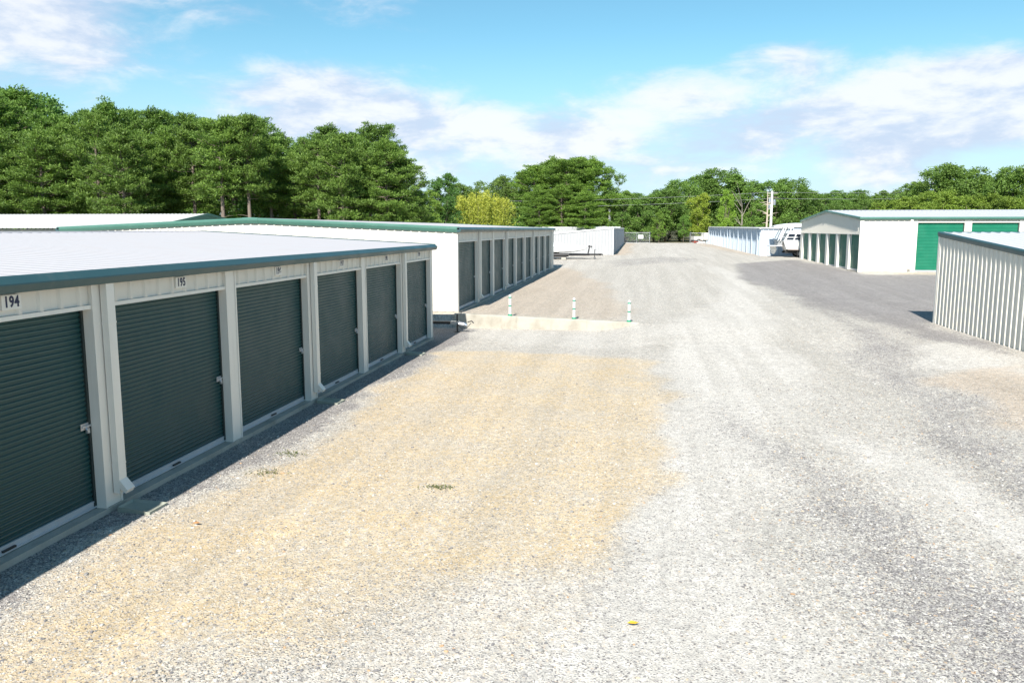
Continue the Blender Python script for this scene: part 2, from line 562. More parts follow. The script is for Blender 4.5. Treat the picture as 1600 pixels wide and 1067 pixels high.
warp = k.vmath('ADD', pos, k.vmath('MULTIPLY', k.noise(pos, 30, 2, 0.5, out=1), (0.012, 0.012, 0.0)))
c1 = k.n('ShaderNodeSeparateColor')
k.l.new(k.voronoi(warp, 38, out='Color'), c1.inputs[0])
c2 = k.n('ShaderNodeSeparateColor')
k.l.new(k.voronoi(warp, 72, out='Color'), c2.inputs[0])
d1 = k.voronoi(warp, 38)
d2 = k.voronoi(warp, 72)


def palette_in(k, v, stops):
    nd = k.n('ShaderNodeValToRGB')
    e = nd.color_ramp.elements
    nd.color_ramp.interpolation = 'CONSTANT'
    e[0].position = 0
    e[0].color = (*stops[0][1], 1)
    e[1].position = stops[1][0]
    e[1].color = (*stops[1][1], 1)
    for p, c in stops[2:]:
        q = e.new(p)
        q.color = (*c, 1)
    k.l.new(v, nd.inputs[0])
    return nd.outputs[0]


def palette(v, stops):
    return palette_in(k, v, stops)


stones = [(0, (.20, .19, .185)), (.10, (.36, .345, .325)), (.26, (.46, .44, .405)), (.46, (.55, .525, .475)), (.66, (.63, .60, .545)), (.80, (.52, .44, .34)), (.86, (.70, .68, .64)), (.97, (.55, .38, .24))]
sA = palette(c1.outputs[0], stones)
sB = palette(c2.outputs[1], stones)
stone = k.mix(k.ramp(c1.outputs[2], 0.45, 0.55), sA, sB)
fines = k.noise(pos, 160, 3, 0.6)
grit = k.mix(k.ramp(fines, 0.3, 0.7), (0.42, 0.395, 0.355), (0.58, 0.55, 0.50))
base = k.mix(0.25, stone, grit)
# pale crushed fines pressed in by wheels
wf = edge(A['white'], 0.7)
white_c = k.mix(k.ramp(c2.outputs[2], 0.80, 0.95, 0, 0.75), k.mix(k.ramp(fines, .3, .7), (.53, .505, .47), (.63, .605, .56)), (.24, .23, .225))
base = k.mix(k.math('MULTIPLY', wf, 0.72), base, white_c)
# clay dust over the stones
tf = edge(A['tan'], 0.8)
tan_c = k.mix(k.ramp(fines, .3, .7), (.50, .38, .22), (.62, .485, .30))
tf2 = k.math('MULTIPLY', k.math('MULTIPLY', tf, k.ramp(wobble2, .36, .66, 1.0, .70)), k.ramp(c1.outputs[1], 0.55, 0.85, 0.90, 0.30))
base = k.mix(tf2, base, tan_c)
bf = edge(A['brown'], 0.6)
brown_c = k.mix(k.ramp(fines, .3, .7), (.42, .335, .25), (.55, .45, .35))
base = k.mix(k.math('MULTIPLY', bf, k.ramp(c1.outputs[1], 0.55, 0.9, 0.8, 0.35)), base, brown_c)
# dark crushed trap rock and asphalt millings
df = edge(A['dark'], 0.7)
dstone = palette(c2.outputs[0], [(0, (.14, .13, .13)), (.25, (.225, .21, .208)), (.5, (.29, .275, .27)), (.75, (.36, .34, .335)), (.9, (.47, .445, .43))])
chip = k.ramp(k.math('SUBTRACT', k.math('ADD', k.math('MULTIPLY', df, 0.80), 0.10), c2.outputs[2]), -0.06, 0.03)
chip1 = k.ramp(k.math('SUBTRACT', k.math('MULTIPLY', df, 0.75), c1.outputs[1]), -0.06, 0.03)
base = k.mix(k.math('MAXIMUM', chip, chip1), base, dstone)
# grass and litter beyond the yard
gn = k.noise(pos, 3.0, 6, 0.65)
grass_c = k.mix(k.ramp(gn, .35, .65), (.055, .075, .022), (.13, .105, .06))
base = k.mix(A['grass'], base, grass_c)
base = k.mix(k.ramp(wobble2, .35, .75, 0, .15), base, (.36, .34, .31))
mot = k.noise(pos, 8.0, 7, 0.78)
base = k.mix(1.0, base, k.mix(k.ramp(mot, .32, .68), (.86, .845, .825), (1.22, 1.20, 1.17)), 'MULTIPLY')
# faint wheel lines along the drive
rut = k.noise(k.vmath('MULTIPLY', pos, (1.5, .07, 0.0)), 1.0, 5, 0.6)
base = k.mix(1.0, base, k.mix(k.ramp(rut, .35, .65), (.94, .937, .93), (1.06, 1.06, 1.06)), 'MULTIPLY')
k.l.new(base, b.inputs['Base Color'])
hgt = k.math('ADD', k.math('MULTIPLY', k.ramp(d1, 0.0, 0.55, 1, 0), k.ramp(c1.outputs[2], .2, .8, .1, 1.)), k.math('MULTIPLY', k.ramp(d2, 0.0, 0.5, 1, 0), 0.55))
hgt = k.math('MULTIPLY', hgt, k.math('SUBTRACT', 1.0, k.math('MULTIPLY', wf, 0.55)))
hgt = k.math('MULTIPLY', hgt, k.math('SUBTRACT', 1.0, k.math('MULTIPLY', tf, 0.45)))
bp = k.n('ShaderNodeBump')
bp.inputs['Strength'].default_value = 0.9
bp.inputs['Distance'].default_value = 0.014
k.l.new(hgt, bp.inputs['Height'])
k.l.new(bp.outputs[0], b.inputs['Normal'])
ground = obj('ground', me, gm)
ground['kind'] = 'structure'

# ------------------------------------------------------------------ sheet metal panels, doors, storage buildings
PW = 0.9144
PITCH = PW / 3
PANELS = {}


def rib_points(width, rib=0.032, pitch=PITCH, base=0.10, top=0.045):
    pts = [(0.0, 0.0)]
    c = pitch / 2
    while c + base / 2 < width - 1e-4:
        pts += [(c - base / 2, 0), (c - top / 2, rib), (c + top / 2, rib), (c + base / 2, 0)]
        c += pitch
    pts.append((width, 0.0))
    return pts


def ribbed(width, top, rib=0.032, bottom=0.0, pitch=PITCH, tone=''):
    """ribbed sheet in the local xy plane, ribs along y, proud along z; top may be a function of x"""
    key = (round(width, 4), round(top, 4), rib, round(pitch, 4), tone) if not callable(top) else None
    if key in PANELS:
        return PANELS[key]
    m = MB()
    pts = rib_points(width, rib, pitch)
    fn = top if callable(top) else (lambda x: top)
    n = len(pts)
    m.add([(x, bottom, z) for x, z in pts] + [(x, fn(x), z) for x, z in pts], [(i, i + 1, n + i + 1, n + i) for i in range(n - 1)])
    me = m.mesh('sheet')
    if key:
        PANELS[key] = me
    return me


def wall_run(parent, name, mat, u, out, at, length, top, rib=0.032, pitch=PITCH):
    """a wall of ribbed panels; top: height or function of distance along the wall"""
    n = max(1, round(length / PW))
    w = length / n
    for i in range(n):
        a = Vector(at) + Vector(u) * (i * w)
        t = top if not callable(top) else (lambda x, i=i: top(i * w + x))
        me = ribbed(w, t, rib, pitch=w / round(w / pitch), tone=mat.name)
        obj(name, me, mat, parent, mtx=frame(u, (0, 0, 1), out, a))


DOORS = {}


def curtain_mesh(w, h, pitch=0.0595, amp=0.016, tone=''):
    key = (round(w, 3), round(h, 3), pitch, tone)
    if key in DOORS:
        return DOORS[key]
    pts = []
    n = int(h / pitch)
    p = h / n
    for i in range(n):
        for t, d in ((0.0, 0.0), (0.18, 0.0), (0.42, 0.72), (0.62, 1.0), (0.80, 0.92), (0.93, 0.35)):
            pts.append((d * amp, 0, (i + t) * p))
    pts.append((0, 0, h))
    m = MB().sheet(pts, (0, w, 0))
    me = m.mesh('curtain')
    DOORS[key] = me
    return me


def rollup_door(parent, x, y0, y1, z0, z1, mat, rz=None, latch=True, bar=True, detail=True, pitch=0.0595):
    """roll-up door whose face looks along local +x (or, with rz, any way about z)"""
    d = obj('door', curtain_mesh(y1 - y0, z1 - z0 - 0.09, pitch, tone=mat.name), mat, parent, loc=(x, y0, z0 + 0.09))
    if rz is not None:
        d.rotation_euler = (0, 0, rz)
    w = y1 - y0
    if bar:
        for ya in (0.021, w - 0.062):
            obj('guide', MB().box(-0.02, 0.032, ya, ya + 0.041, -0.088, z1 - z0 - 0.11), guide_mat, d)
    if bar:
        m = MB().box(-0.005, 0.022, 0.01, w - 0.01, -0.085, 0.012)
        m.box(0.0225, 0.034, 0.01, w - 0.01, -0.080, -0.058)
        m.box(0.0225, 0.030, 0.01, w - 0.01, -0.004, 0.010)
        obj('bottom_bar', m, alu, d)
        if detail:
            h = MB().box(0.0235, 0.05, w * .5 - .09, w * .5 + .09, -0.052, -0.03)
            obj('handle', h, black_metal, d)
    if latch:
        m = MB().box(0.018, 0.028, w - .20, w - .06, 0.93, 1.01)
        m.box(0.0285, 0.043, w - .18, w - .03, 0.958, 0.982)
        m.tube([(0.03, w - .13, .955), (0.055, w - .125, .93), (0.055, w - .10, .91)], 0.008, 6)
        obj('latch', m, galv, d)
        if detail:
            m = MB().box(0.03, 0.058, w - .125, w - .08, 0.885, 0.945)
            m.tube([(0.044, w - .118, .945), (0.044, w - .114, .975), (0.044, w - .1025, .985), (0.044, w - .09, .975), (0.044, w - .086, .945)], 0.005, 6)
            obj('padlock', m, galv, d)
    return d


def gutter_profile(x, z, s=1.0):
    """eave trim: upper face leaning out, lower face tucking back"""
    return [(x - 0.01, z), (x + 0.055 * s, z + 0.004), (x + 0.075 * s, z - 0.012), (x + 0.135 * s, z - 0.075), (x + 0.138 * s, z - 0.090), (x + 0.10 * s, z - 0.165), (x + 0.085 * s, z - 0.175), (x - 0.01, z - 0.175)]


def downspout(parent, x, y, ztop, mat, zbot=0.16):
    """square downspout with a kick-out elbow; stands proud of the pier at local +x"""
    m = MB()
    w = 0.075
    m.box(x, x + 0.085, y - w, y + w, zbot + 0.05, ztop)
    o = obj('downspout', m, mat, parent)
    for z in (zbot + 0.42, ztop - 0.5):
        obj('strap', MB().box(x - 0.006, x + 0.0885, y - w - 0.004, y + w + 0.004, z - .012, z + .012), mat, o)
    m = MB()
    m.prism([(x + 0.088, y - w - .004, zbot + 0.22), (x + 0.19, y - w - .004, zbot + 0.10), (x + 0.165, y - w - .004, zbot + 0.055), (x + 0.088, y - w - .004, zbot + 0.11)], (0, 2 * w + .008, 0))
    obj('elbow', m, mat, o)
    return o


def number_plate(parent, text, x, y, z, size=0.112):
    m = MB().box(x - 0.026, x + 0.004, y - 0.135, y + 0.135, z - 0.078, z + 0.078)
    p = obj('number_plate', m, plate_mat, parent)
    cu = bpy.data.curves.new('numerals', 'FONT')
    cu.body = text
    cu.size = size * 1.42
    cu.align_x = 'CENTER'
    cu.align_y = 'CENTER'
    cu.offset = 0.0055
    cu.space_character = 1.12
    cu.extrude = 0.001
    t = bpy.data.objects.new('numerals_source', cu)
    C.objects.link(t)
    bpy.context.view_layer.update()
    me = bpy.data.meshes.new_from_object(t.evaluated_get(bpy.context.evaluated_depsgraph_get()))
    bpy.data.objects.remove(t)
    me.name = 'numerals'
    me.materials.clear()
    o = obj('numerals', me, navy, p, mtx=frame((0, 0.82, 0), (0, 0, 1), (1, 0, 0), (x + 0.0062, y, z)))
    return p


def roof_gable(parent, L, Dp, eave, ridge, over=0.05, mat=None, cap=True):
    """two slopes of ribbed panels (ribs from eave to ridge), ridge along local y"""
    half = Dp / 2
    rise = ridge - eave
    sl = math.hypot(half + over, rise)
    n = round((L + 0.2) / PW)
    w = (L + 0.2) / n
    for s in (1, -1):
        x0 = over if s > 0 else -Dp - over
        dv = Vector((-half - over, 0, rise)).normalized() if s > 0 else Vector((half + over, 0, rise)).normalized()
        u = Vector((0, 1, 0)) if s < 0 else Vector((0, -1, 0))
        nrm = u.cross(dv)
        if nrm.z < 0:
            nrm = -nrm
        for i in range(n):
            y = -0.1 + i * w if s < 0 else -0.1 + (i + 1) * w
            obj('roof_panel', ribbed(w, sl, 0.028, pitch=w / 3, tone=mat.name), mat, parent, mtx=frame(u, dv, nrm, (x0, y, eave)))
    if cap:
        m = MB().prism([(-half - .22, -0.1, ridge + 0.012), (-half, -0.1, ridge + 0.045), (-half + .22, -0.1, ridge + 0.012), (-half + .22, -0.1, ridge + 0.006), (-half, -0.1, ridge + 0.036), (-half - .22, -0.1, ridge + 0.006)], (0, L + 0.2, 0))
        obj('ridge_cap', m, mat, parent)


def rake(parent, y, Dp, eave, ridge, mat, out=-1, h=0.20, splice=True, over=0.10):
    """green trim along a gable edge, in two lengths with a splice plate at the peak"""
    prof = [(0, 0.045), (0.06 * out, 0.05), (0.10 * out, 0.0), (0.10 * out, -0.05), (0.065 * out, -h + 0.05), (0.05 * out, -h + 0.045), (0.0, -h + 0.045)]
    half = Dp / 2
    for a, bb in (((over, eave), (-half, ridge)), ((-half, ridge), (-Dp - over, eave))):
        m = MB()
        vs = [(a[0], y + q[0], a[1] + q[1]) for q in prof] + [(bb[0], y + q[0], bb[1] + q[1]) for q in prof]
        n = len(prof)
        m.add(vs, [(i, (i + 1) % n, n + (i + 1) % n, n + i) for i in range(n)] + [tuple(range(n)), tuple(range(n, 2 * n))])
        obj('rake_trim', m, mat, parent)
    if splice:
        m = MB()
        rs = [(0, 0.053), (0.068 * out, 0.058), (0.112 * out, 0.004), (0.112 * out, -0.055), (0.075 * out, -h + 0.04), (0, -h + 0.04)]
        for sx in (-0.32, 0.32):
            dz = -abs(sx) * (ridge - eave) / half
            m.v += [(-half + sx, y + q[0], ridge + dz + q[1]) for q in rs]
        m2 = [(-half, y + q[0], ridge + q[1]) for q in rs]
        m = MB().loft([m.v[:6], m2, m.v[6:]])
        obj('peak_splice', m, mat, parent)


def storage_building(name, label, root, rz, L, Dp, eave, ridge, bays, spouts, numbers, trim, doormat, door_top=2.55, recess=0.15, slab=True,
                     end_doors=None, pier=0.22, detail=True, rake_h=0.20, first_wall=None, gut=1.0, latch=True, cream_mat=None, splice=True, pitch=0.0595, roofm=None):
    """gabled mini-storage building. Local frame: front looks along +x at x = 0, length along +y from 0, ridge along y.
    bays: list of (y0, y1) openings in the front"""
    cm = cream_mat or cream
    t = thing(name, label, 'building', root, rz)
    roof_gable(t, L, Dp, eave, ridge, mat=roofm or roof_white)
    obj('gutter', MB().prism([(px, -0.12, pz) for px, pz in gutter_profile(0.03, eave + 0.035, gut)], (0, L + 0.24, 0)), trim, t)
    obj('gutter', MB().prism([(-Dp - px, -0.12, pz) for px, pz in gutter_profile(0.03, eave + 0.035, gut)], (0, L + 0.24, 0)), trim, t)
    rake(t, -0.02, Dp, eave, ridge, trim, -1, rake_h, splice)
    rake(t, L + 0.02, Dp, eave, ridge, trim, 1, rake_h, splice)
    top_front = eave - 0.10

    def roofline(x):
        return eave + (ridge - eave) * (1 - abs(x + Dp / 2) / (Dp / 2)) - 0.03
    if slab:
        obj('slab', MB().box(-Dp - .02, 0.028, -0.02, L + .02, -0.35, 0.065), slab_mat, t)
    # walls: back, far end, near end
    wall_run(t, 'wall_panel', cm, (0, -1, 0), (-1, 0, 0), (-Dp, L, 0.07), L, eave - 0.12)
    wall_run(t, 'wall_panel', cm, (-1, 0, 0), (0, 1, 0), (-0.01, L + 0.012, 0.07), Dp - 0.02, lambda s: roofline(-0.01 - s) - 0.07)
    if end_doors is None:
        wall_run(t, 'wall_panel', cm, (1, 0, 0), (0, -1, 0), (-Dp + 0.01, -0.012, 0.07), Dp - 0.02, lambda s: roofline(-Dp + .01 + s) - 0.07)
    # closed inside so that no light leaks behind the doors
    obj('inner_wall', MB().box(-Dp + 0.2, -recess - 0.06, 0.2, L - 0.2, 0.07, door_top + 0.25), dark_inside, t)
    # front: piers, headers, doors
    edges = [0.0]
    for a, bb in bays:
        edges += [a, bb]
    edges.append(L)
    for i in range(0, len(edges), 2):
        a, bb = edges[i], edges[i + 1]
        if bb - a < 0.01:
            continue
        if bb - a < 0.9:
            m = MB().box(-recess - 0.05, 0.0, a, bb, 0.012, top_front)
            c = (a + bb) / 2
            # folded edges of the jamb trim
            m.box(0.002, 0.012, a + 0.001, a + 0.035, 0.013, top_front - .001)
            m.box(0.002, 0.012, bb - 0.035, bb - 0.001, 0.013, top_front - .001)
            obj('pier', m, cream_trim, t)
            if (i // 2) in spouts:
                downspout(t, 0.0135, bb - 0.10, top_front - 0.02, cream_trim)
        else:
            if i + 2 < len(edges):
                obj('pier', MB().box(-recess - 0.05, 0.0, bb - 0.3, bb, 0.012, top_front), cream_trim, t)
                bb -= 0.301
            if i > 0:
                obj('pier', MB().box(-recess - 0.05, 0.0, a, a + 0.3, 0.012, top_front), cream_trim, t)
                a += 0.301
            wall_run(t, 'wall_panel', cm, (0, 1, 0), (1, 0, 0), (0.0, a, 0.07), bb - a, top_front - 0.07)
            obj('corner_trim', MB().box(0.034, 0.040, bb - 0.12, bb - .001, 0.07, top_front), cream_trim, t)
            obj('corner_trim', MB().box(0.034, 0.040, a + .001, a + 0.12, 0.07, top_front), cream_trim, t)
            if (i // 2) in spouts:
                downspout(t, 0.041, bb - 0.10, top_front - 0.02, cream_trim)
    for i, (a, bb) in enumerate(bays):
        n = max(1, round((bb - a) / PITCH))
        hp = ribbed(bb - a - 0.004, top_front - door_top - 0.05, 0.026, pitch=(bb - a - 0.004) / n, tone='header')
        obj('header_panel', hp, cm, t, mtx=frame((0, 1, 0), (0, 0, 1), (1, 0, 0), (-0.035, a + 0.002, door_top + 0.05)))
        obj('header_trim', MB().box(-recess - 0.04, -0.004, a + .001, bb - .001, door_top, door_top + 0.048), cream_trim, t)
        rollup_door(t, -recess, a - 0.02, bb + 0.02, 0.066, door_top + 0.02, doormat, latch=latch, detail=detail, pitch=pitch)
        if numbers and numbers[i]:
            number_plate(t, numbers[i], -0.0075, (a + bb) / 2 + 0.20, (door_top + top_front) / 2 + 0.025)
    return t


# the near building on the left
B1_Y0 = -0.78
bays1 = []
for i in range(8):
    y1 = 24.75 - 3.2 * i - B1_Y0
    bays1.append((y1 - 2.87, y1))
bays1.reverse()
num1 = [None, '193', '194', '195', '196', '197', '198', '199']
b1 = storage_building('storage_building', 'long storage building nearest the camera with dark green doors numbered 194 to 199', (-6.47, B1_Y0, 0), 0,
                      25.0 - B1_Y0, 15.7, 2.985, 3.40, bays1, {1, 3, 5, 7}, num1, teal, door_green, rake_h=0.13, splice=False)

# the second building of the row, on the raised pad
bays2 = []
for i in range(9):
    y1 = 3.70 + 3.43 * i
    bays2.append((y1 - 3.06 if i else 0.16, y1))
b2 = storage_building('storage_building', 'white-ended storage building on raised pad behind the concrete kerb wall, nine green doors', (-6.42, 28.5, 0.47), 0,
                      33.2, 15.7, 3.06, 3.40, bays2, {1, 3, 6}, None, teal, door_green, detail=False, pier=.22)
for o in b2.children:                                      # this building's gable trim is the lighter green
    if o.name.startswith(('rake_trim', 'peak_splice')):
        o.data.materials.clear()
        o.data.materials.append(green_trim)

# the building at the right with its gable end of small doors towards the road
bays4 = [(3.45 + 3.2 * i, 3.45 + 3.2 * i + 2.78) for i in range(8)]
B4D = 19.4
b4 = storage_building('storage_building', 'cream storage building across the dark gravel with six small doors in its gable end', (14.1, 55.2, 0.72), -math.pi / 2,
                      31, B4D, 3.50, 4.14, bays4, {0}, None, green_trim, door_bright, door_top=3.18, end_doors=True, latch=False, detail=False, pitch=0.09, roofm=roof_blue)


def gable_with_doors(t):
    e, r, dp = 3.50, 4.14, B4D
    dtop = 2.42

    def rl(x):
        return e + (r - e) * (1 - abs(x + dp / 2) / (dp / 2)) - 0.03
    n = 21
    w = (dp - 0.06) / n
    for i in range(n):
        x0 = -dp + 0.03 + i * w
        me = ribbed(w, lambda s: rl(x0 + s) - dtop - 0.06, 0.03, pitch=w / 3)
        obj('wall_panel', me, cream, t, mtx=frame((1, 0, 0), (0, 0, 1), (0, -1, 0), (x0, -0.0, dtop)))
    pitch = (dp - 0.25) / 6
    for i in range(6):
        xa = -0.06 - i * pitch
        xb = xa - pitch + 0.62
        # door face looks along local -y
        d = obj('door', curtain_mesh(xa - xb, dtop - 0.09 - 0.066, tone='gable'), door_green2, t, loc=(xb, 0.16, 0.156))
        d.rotation_euler = (0, 0, -math.pi / 2)
        m = MB().box(-0.005, 0.03, 0.01, xa - xb - 0.01, -0.085, 0.012)
        obj('bottom_bar', m, alu, d)
        obj('pier', MB().box(xb - 0.62 if i < 5 else -dp + .01, xb, -0.02, 0.2, 0.012, dtop - 0.002), cream_trim, t)
    obj('header_trim', MB().box(-dp + 0.02, -0.02, -0.035, 0.2, dtop - 0.001, dtop + 0.05), cream_trim, t)
    obj('corner_trim', MB().box(-0.059, 0.0395, -0.04, 0.2, 0.013, e - 0.12), cream_trim, t)


door_green2 = painted('door_mid_green', (0.008, 0.135, 0.092), 0.55, 0.05, (0.1, 0.2, 0.15))
gable_with_doors(b4)


def shed_building(name, label, root, x0, x1, y0, y1, base, zfun, wall, roofm, trim, rib=0.032, trim_h=0.17, trim_out=0.08, ribs_along='y', cat='building', sides=('w', 's', 'e', 'n'), pitch=PITCH):
    """ribbed-sheet building with one roof plane; zfun(x, y) is the roof height"""
    t = thing(name, label, cat, root)
    ox, oy, oz = root

    def at(x, y, z):
        return (x - ox, y - oy, z - oz)
    if 'w' in sides:
        wall_run(t, 'wall_panel', wall, (0, -1, 0), (-1, 0, 0), at(x0, y1, base), y1 - y0, lambda s: zfun(x0, y1 - s) - base - 0.02, rib, pitch)
    if 's' in sides:
        wall_run(t, 'wall_panel', wall, (1, 0, 0), (0, -1, 0), at(x0, y0, base), x1 - x0, lambda s: zfun(x0 + s, y0) - base - 0.02, rib, pitch)
    if 'e' in sides:
        wall_run(t, 'wall_panel', wall, (0, 1, 0), (1, 0, 0), at(x1, y0, base), y1 - y0, lambda s: zfun(x1, y0 + s) - base - 0.02, rib, pitch)
    if 'n' in sides:
        wall_run(t, 'wall_panel', wall, (-1, 0, 0), (0, 1, 0), at(x1, y1, base), x1 - x0, lambda s: zfun(x1 - s, y1) - base - 0.02, rib, pitch)
    ov = 0.06
    A0 = Vector((x0 - ov, y0 - ov, zfun(x0 - ov, y0 - ov)))
    BX = Vector((x1 + ov, y0 - ov, zfun(x1 + ov, y0 - ov))) - A0
    BY = Vector((x0 - ov, y1 + ov, zfun(x0 - ov, y1 + ov))) - A0
    run, slope = (BX, BY) if ribs_along == 'y' else (BY, BX)
    n = max(1, round(run.length / PW))
    w = run.length / n
    nrm = BX.cross(BY).normalized()
    for i in range(n):
        me = ribbed(w, slope.length, 0.03, pitch=w / 3, tone=roofm.name + 'roof')
        p = A0 + run.normalized() * (i * w)
        obj('roof_panel', me, roofm, t, mtx=frame(run.normalized(), slope.normalized(), nrm, (p.x - ox, p.y - oy, p.z - oz)))
    if trim:
        o1 = trim_out
        for (ax, ay, bx, by, nxn, nyn) in ((x0, y0 - o1, x0, y1 + o1, -1, 0), (x1, y0 - o1, x1, y1 + o1, 1, 0), (x0, y0, x1, y0, 0, -1), (x0, y1, x1, y1, 0, 1)):
            prof = [(-0.03, 0.035), (o1 * .6, 0.04), (o1, 0.005), (o1 * 1.0, -0.04), (o1 * .72, -trim_h + .04), (-0.03, -trim_h + .04)]
            za, zb = zfun(ax, ay), zfun(bx, by)
            ra = [(ax + nxn * q - ox, ay + nyn * q - oy, za + h - oz) for q, h in prof]
            rb = [(bx + nxn * q - ox, by + nyn * q - oy, zb + h - oz) for q, h in prof]
            obj('edge_trim', MB().loft([ra, rb]), trim, t)
    obj('inner_wall', MB().box(x0 - ox + .1, x1 - ox - .1, y0 - oy + .1, y1 - oy - .1, base - oz - 0.2, min(zfun(x0, y0), zfun(x1, y1), zfun(x0, y1), zfun(x1, y0)) - oz - 0.25), dark_inside, t)
    return t


b5 = shed_building('storage_building', 'near right storage building showing only ribbed cream wall and teal sloping roof trim', (10.2, 29.7, 0.25), 10.2, 30, 16.5, 29.7, 0.20,
                   lambda x, y: 3.37 + (y - 29.7) * 0.073, cream, roof_blue, teal, rib=0.045)
obj('corner_trim', MB().box(-0.050, 0.10, -0.09, 0.055, -0.05, 3.02), cream_trim, b5)

b6 = shed_building('storage_building', 'white ribbed building beyond the small covered boat with shaded row of doors', (-2.45, 79.5, 1.0), -12.5, -2.45, 79.5, 138, 1.0,
                   lambda x, y: 3.62 + (x + 2.45) * 0.095, white_sheet, white_sheet, pole_white, rib=0.04, trim_h=.12, ribs_along='x')
for i in range(9):
    y = 81.5 + i * 6.2
    obj('door', ribbed(3.6, 2.15, 0.02, pitch=0.3), white_sheet, b6, mtx=frame((0, 1, 0), (0, 0, 1), (1, 0, 0), (0.075, y - 79.5, 0.06)))
    m = MB().box(0.05, 0.10, y - 79.5 - .06, y - 79.5 - .002, 0.05, 2.27).box(0.05, 0.10, y - 79.5 + 3.602, y - 79.5 + 3.66, 0.05, 2.27).box(0.05, 0.10, y - 79.5, y - 79.5 + 3.6, 2.212, 2.27)
    obj('door_frame', m, alu, b6)
obj('corner_trim', MB().box(-0.02, 0.062, -0.062, 0.10, 0.0, 2.52), pole_white, b6)

b8 = shed_building('storage_building', 'long low white roof showing just above the white ribbed building', (-9, 140, 1.15), -20, -3.2, 140, 148, 1.1,
                   lambda x, y: 3.80 + (y - 140) * 0.02, white_sheet, roof_bright, pole_white, trim_h=.2)

b7 = shed_building('storage_building', 'pale blue ribbed building with white roof edge behind the cabin cruiser', (11.45, 79.8, 1.0), 11.45, 26, 79.8, 136, 0.98,
                   lambda x, y: 3.60 + (y - 79.8) * .004 - (x - 11.45) * 0.01, blue_sheet, roof_white, pole_white, rib=0.075, trim_h=.10, trim_out=.20, ribs_along='x', pitch=.4572)
for i in range(15):
    y = 1.2 + i * 3.9 + random.uniform(-.5, .5)
    obj('batten', MB().box(-random.uniform(.13, .19), -0.005, y, y + random.uniform(.2, .5), 0.0, 2.46), blue_sheet, b7)
obj('corner_post', MB().box(-0.22, -0.02, 55.9, 56.4, 0.0, 2.75), white_sheet, b7)

# open-sided shed far left
t = thing('open_shed', 'open-sided shed with long white roof in front of the pines at far left', 'shed', (-31.4, 48, 0.5))
for s in (1, -1):
    for i in range(46):
        u = Vector((1, 0, 0))
        dv = Vector((0, 8.0 * s, 1.06)).normalized()
        nrm = u.cross(dv)
        nrm = nrm if nrm.z > 0 else -nrm
        obj('roof_panel', ribbed(PW, 8.07, 0.03, tone='shed'), roof_bright, t, mtx=frame(u, dv, nrm, (-42.0 + i * PW, 0 if s > 0 else 16, 3.04)))
for i in range(12):
    x = -0.3 - i * 3.65
    for y in (0.2, 8.0, 15.8):
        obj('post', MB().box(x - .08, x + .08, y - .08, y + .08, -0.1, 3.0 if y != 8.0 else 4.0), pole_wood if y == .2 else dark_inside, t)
obj('gable_infill', MB().prism([(-0.05, 0.2, 2.95), (-0.05, 8, 4.02), (-0.05, 15.8, 2.95), (-0.05, 15.8, 2.5), (-0.05, 0.2, 2.5)], (0.06, 0, 0)), green_trim, t)
for ya, yb, za, zb in ((0, 8, 3.04, 4.10), (8, 16, 4.10, 3.04)):
    obj('rake_trim', MB().loft([[(0.02, ya, za + .05), (.12, ya, za + .05), (.12, ya, za - .14), (.02, ya, za - .14)], [(0.02, yb, zb + .05), (.12, yb, zb + .05), (.12, yb, zb - .14), (.02, yb, zb - .14)]]), green_trim, t)
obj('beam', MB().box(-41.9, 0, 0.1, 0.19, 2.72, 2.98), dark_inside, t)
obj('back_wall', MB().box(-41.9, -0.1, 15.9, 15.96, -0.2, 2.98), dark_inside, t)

# ------------------------------------------------------------------ kerb wall, foundation timbers, bollards
t = thing('retaining_wall', 'low concrete retaining wall under the three white posts', 'wall', (-6.45, 28.0, 0))
xs = np.linspace(-6.44, 0.05, 14)
rings = []
random.seed(4)
for x in xs:
    zt = 0.505 + (x + 6.0) / 6.0 * (0.30 - 0.505) + random.uniform(-.006, .006)
    j = random.uniform(-.008, .008)
    rings.append([(x + 6.45, 0.0 + j, -0.4), (x + 6.45, 0.0 + j, zt - 0.02), (x + 6.45, 0.02 + j, zt), (x + 6.45, 0.25, zt + .004), (x + 6.45, 0.27, zt - .02), (x + 6.45, 0.27, -0.4)])
obj('wall_body', MB().loft(rings), concrete, t)

t = thing('timber_retaining_wall', 'dark stacked timbers under the end wall of the white-ended building', 'wall', (-14.4, 28.25, 0))
for r in range(3):
    for i in range(6):
        x = -7.7 + i * 2.6 + (0.8 if r % 2 else 0)
        obj('timber', MB().box(x, min(x + 2.585, 7.9), 0.0 + 0.02 * r, 0.2, -0.12 + r * 0.165, 0.035 + r * 0.165), timber, t)
obj('sill_ledge', MB().box(-7.9, 7.9, -0.02, 0.24, 0.385, 0.45), concrete, t)

where = ('nearest the second building', 'in the middle of the three', 'at the free end of the wall')
for i, x in enumerate((-4.45, -2.18, -0.27)):
    zb = 0.43 - i * 0.075
    zb = 0.505 + (x + 6.0) / 6.0 * (0.30 - 0.505) + 0.001
    t = thing('marker_post', 'white green-banded marker post on the retaining wall, ' + where[i], 'post', (x, 28.13, zb), 0.3 * i, 'marker posts on the retaining wall')
    obj('tube', MB().tube([(0, 0, 0.03), (0, 0, 0.70), (0, 0, 0.735), (0, 0, 0.75)], [.047, .047, .036, .012], 16).mesh('tube'), pole_white, t)
    for z0, z1 in ((0.625, 0.675), (0.33, 0.38)):
        obj('band', MB().tube([(0, 0, z0), (0, 0, z1)], .0505, 16), post_green, t)
    obj('base', MB().tube([(0, 0, 0), (0, 0, .035), (0, 0, .06)], [.085, .08, .05], 16), post_green, t)

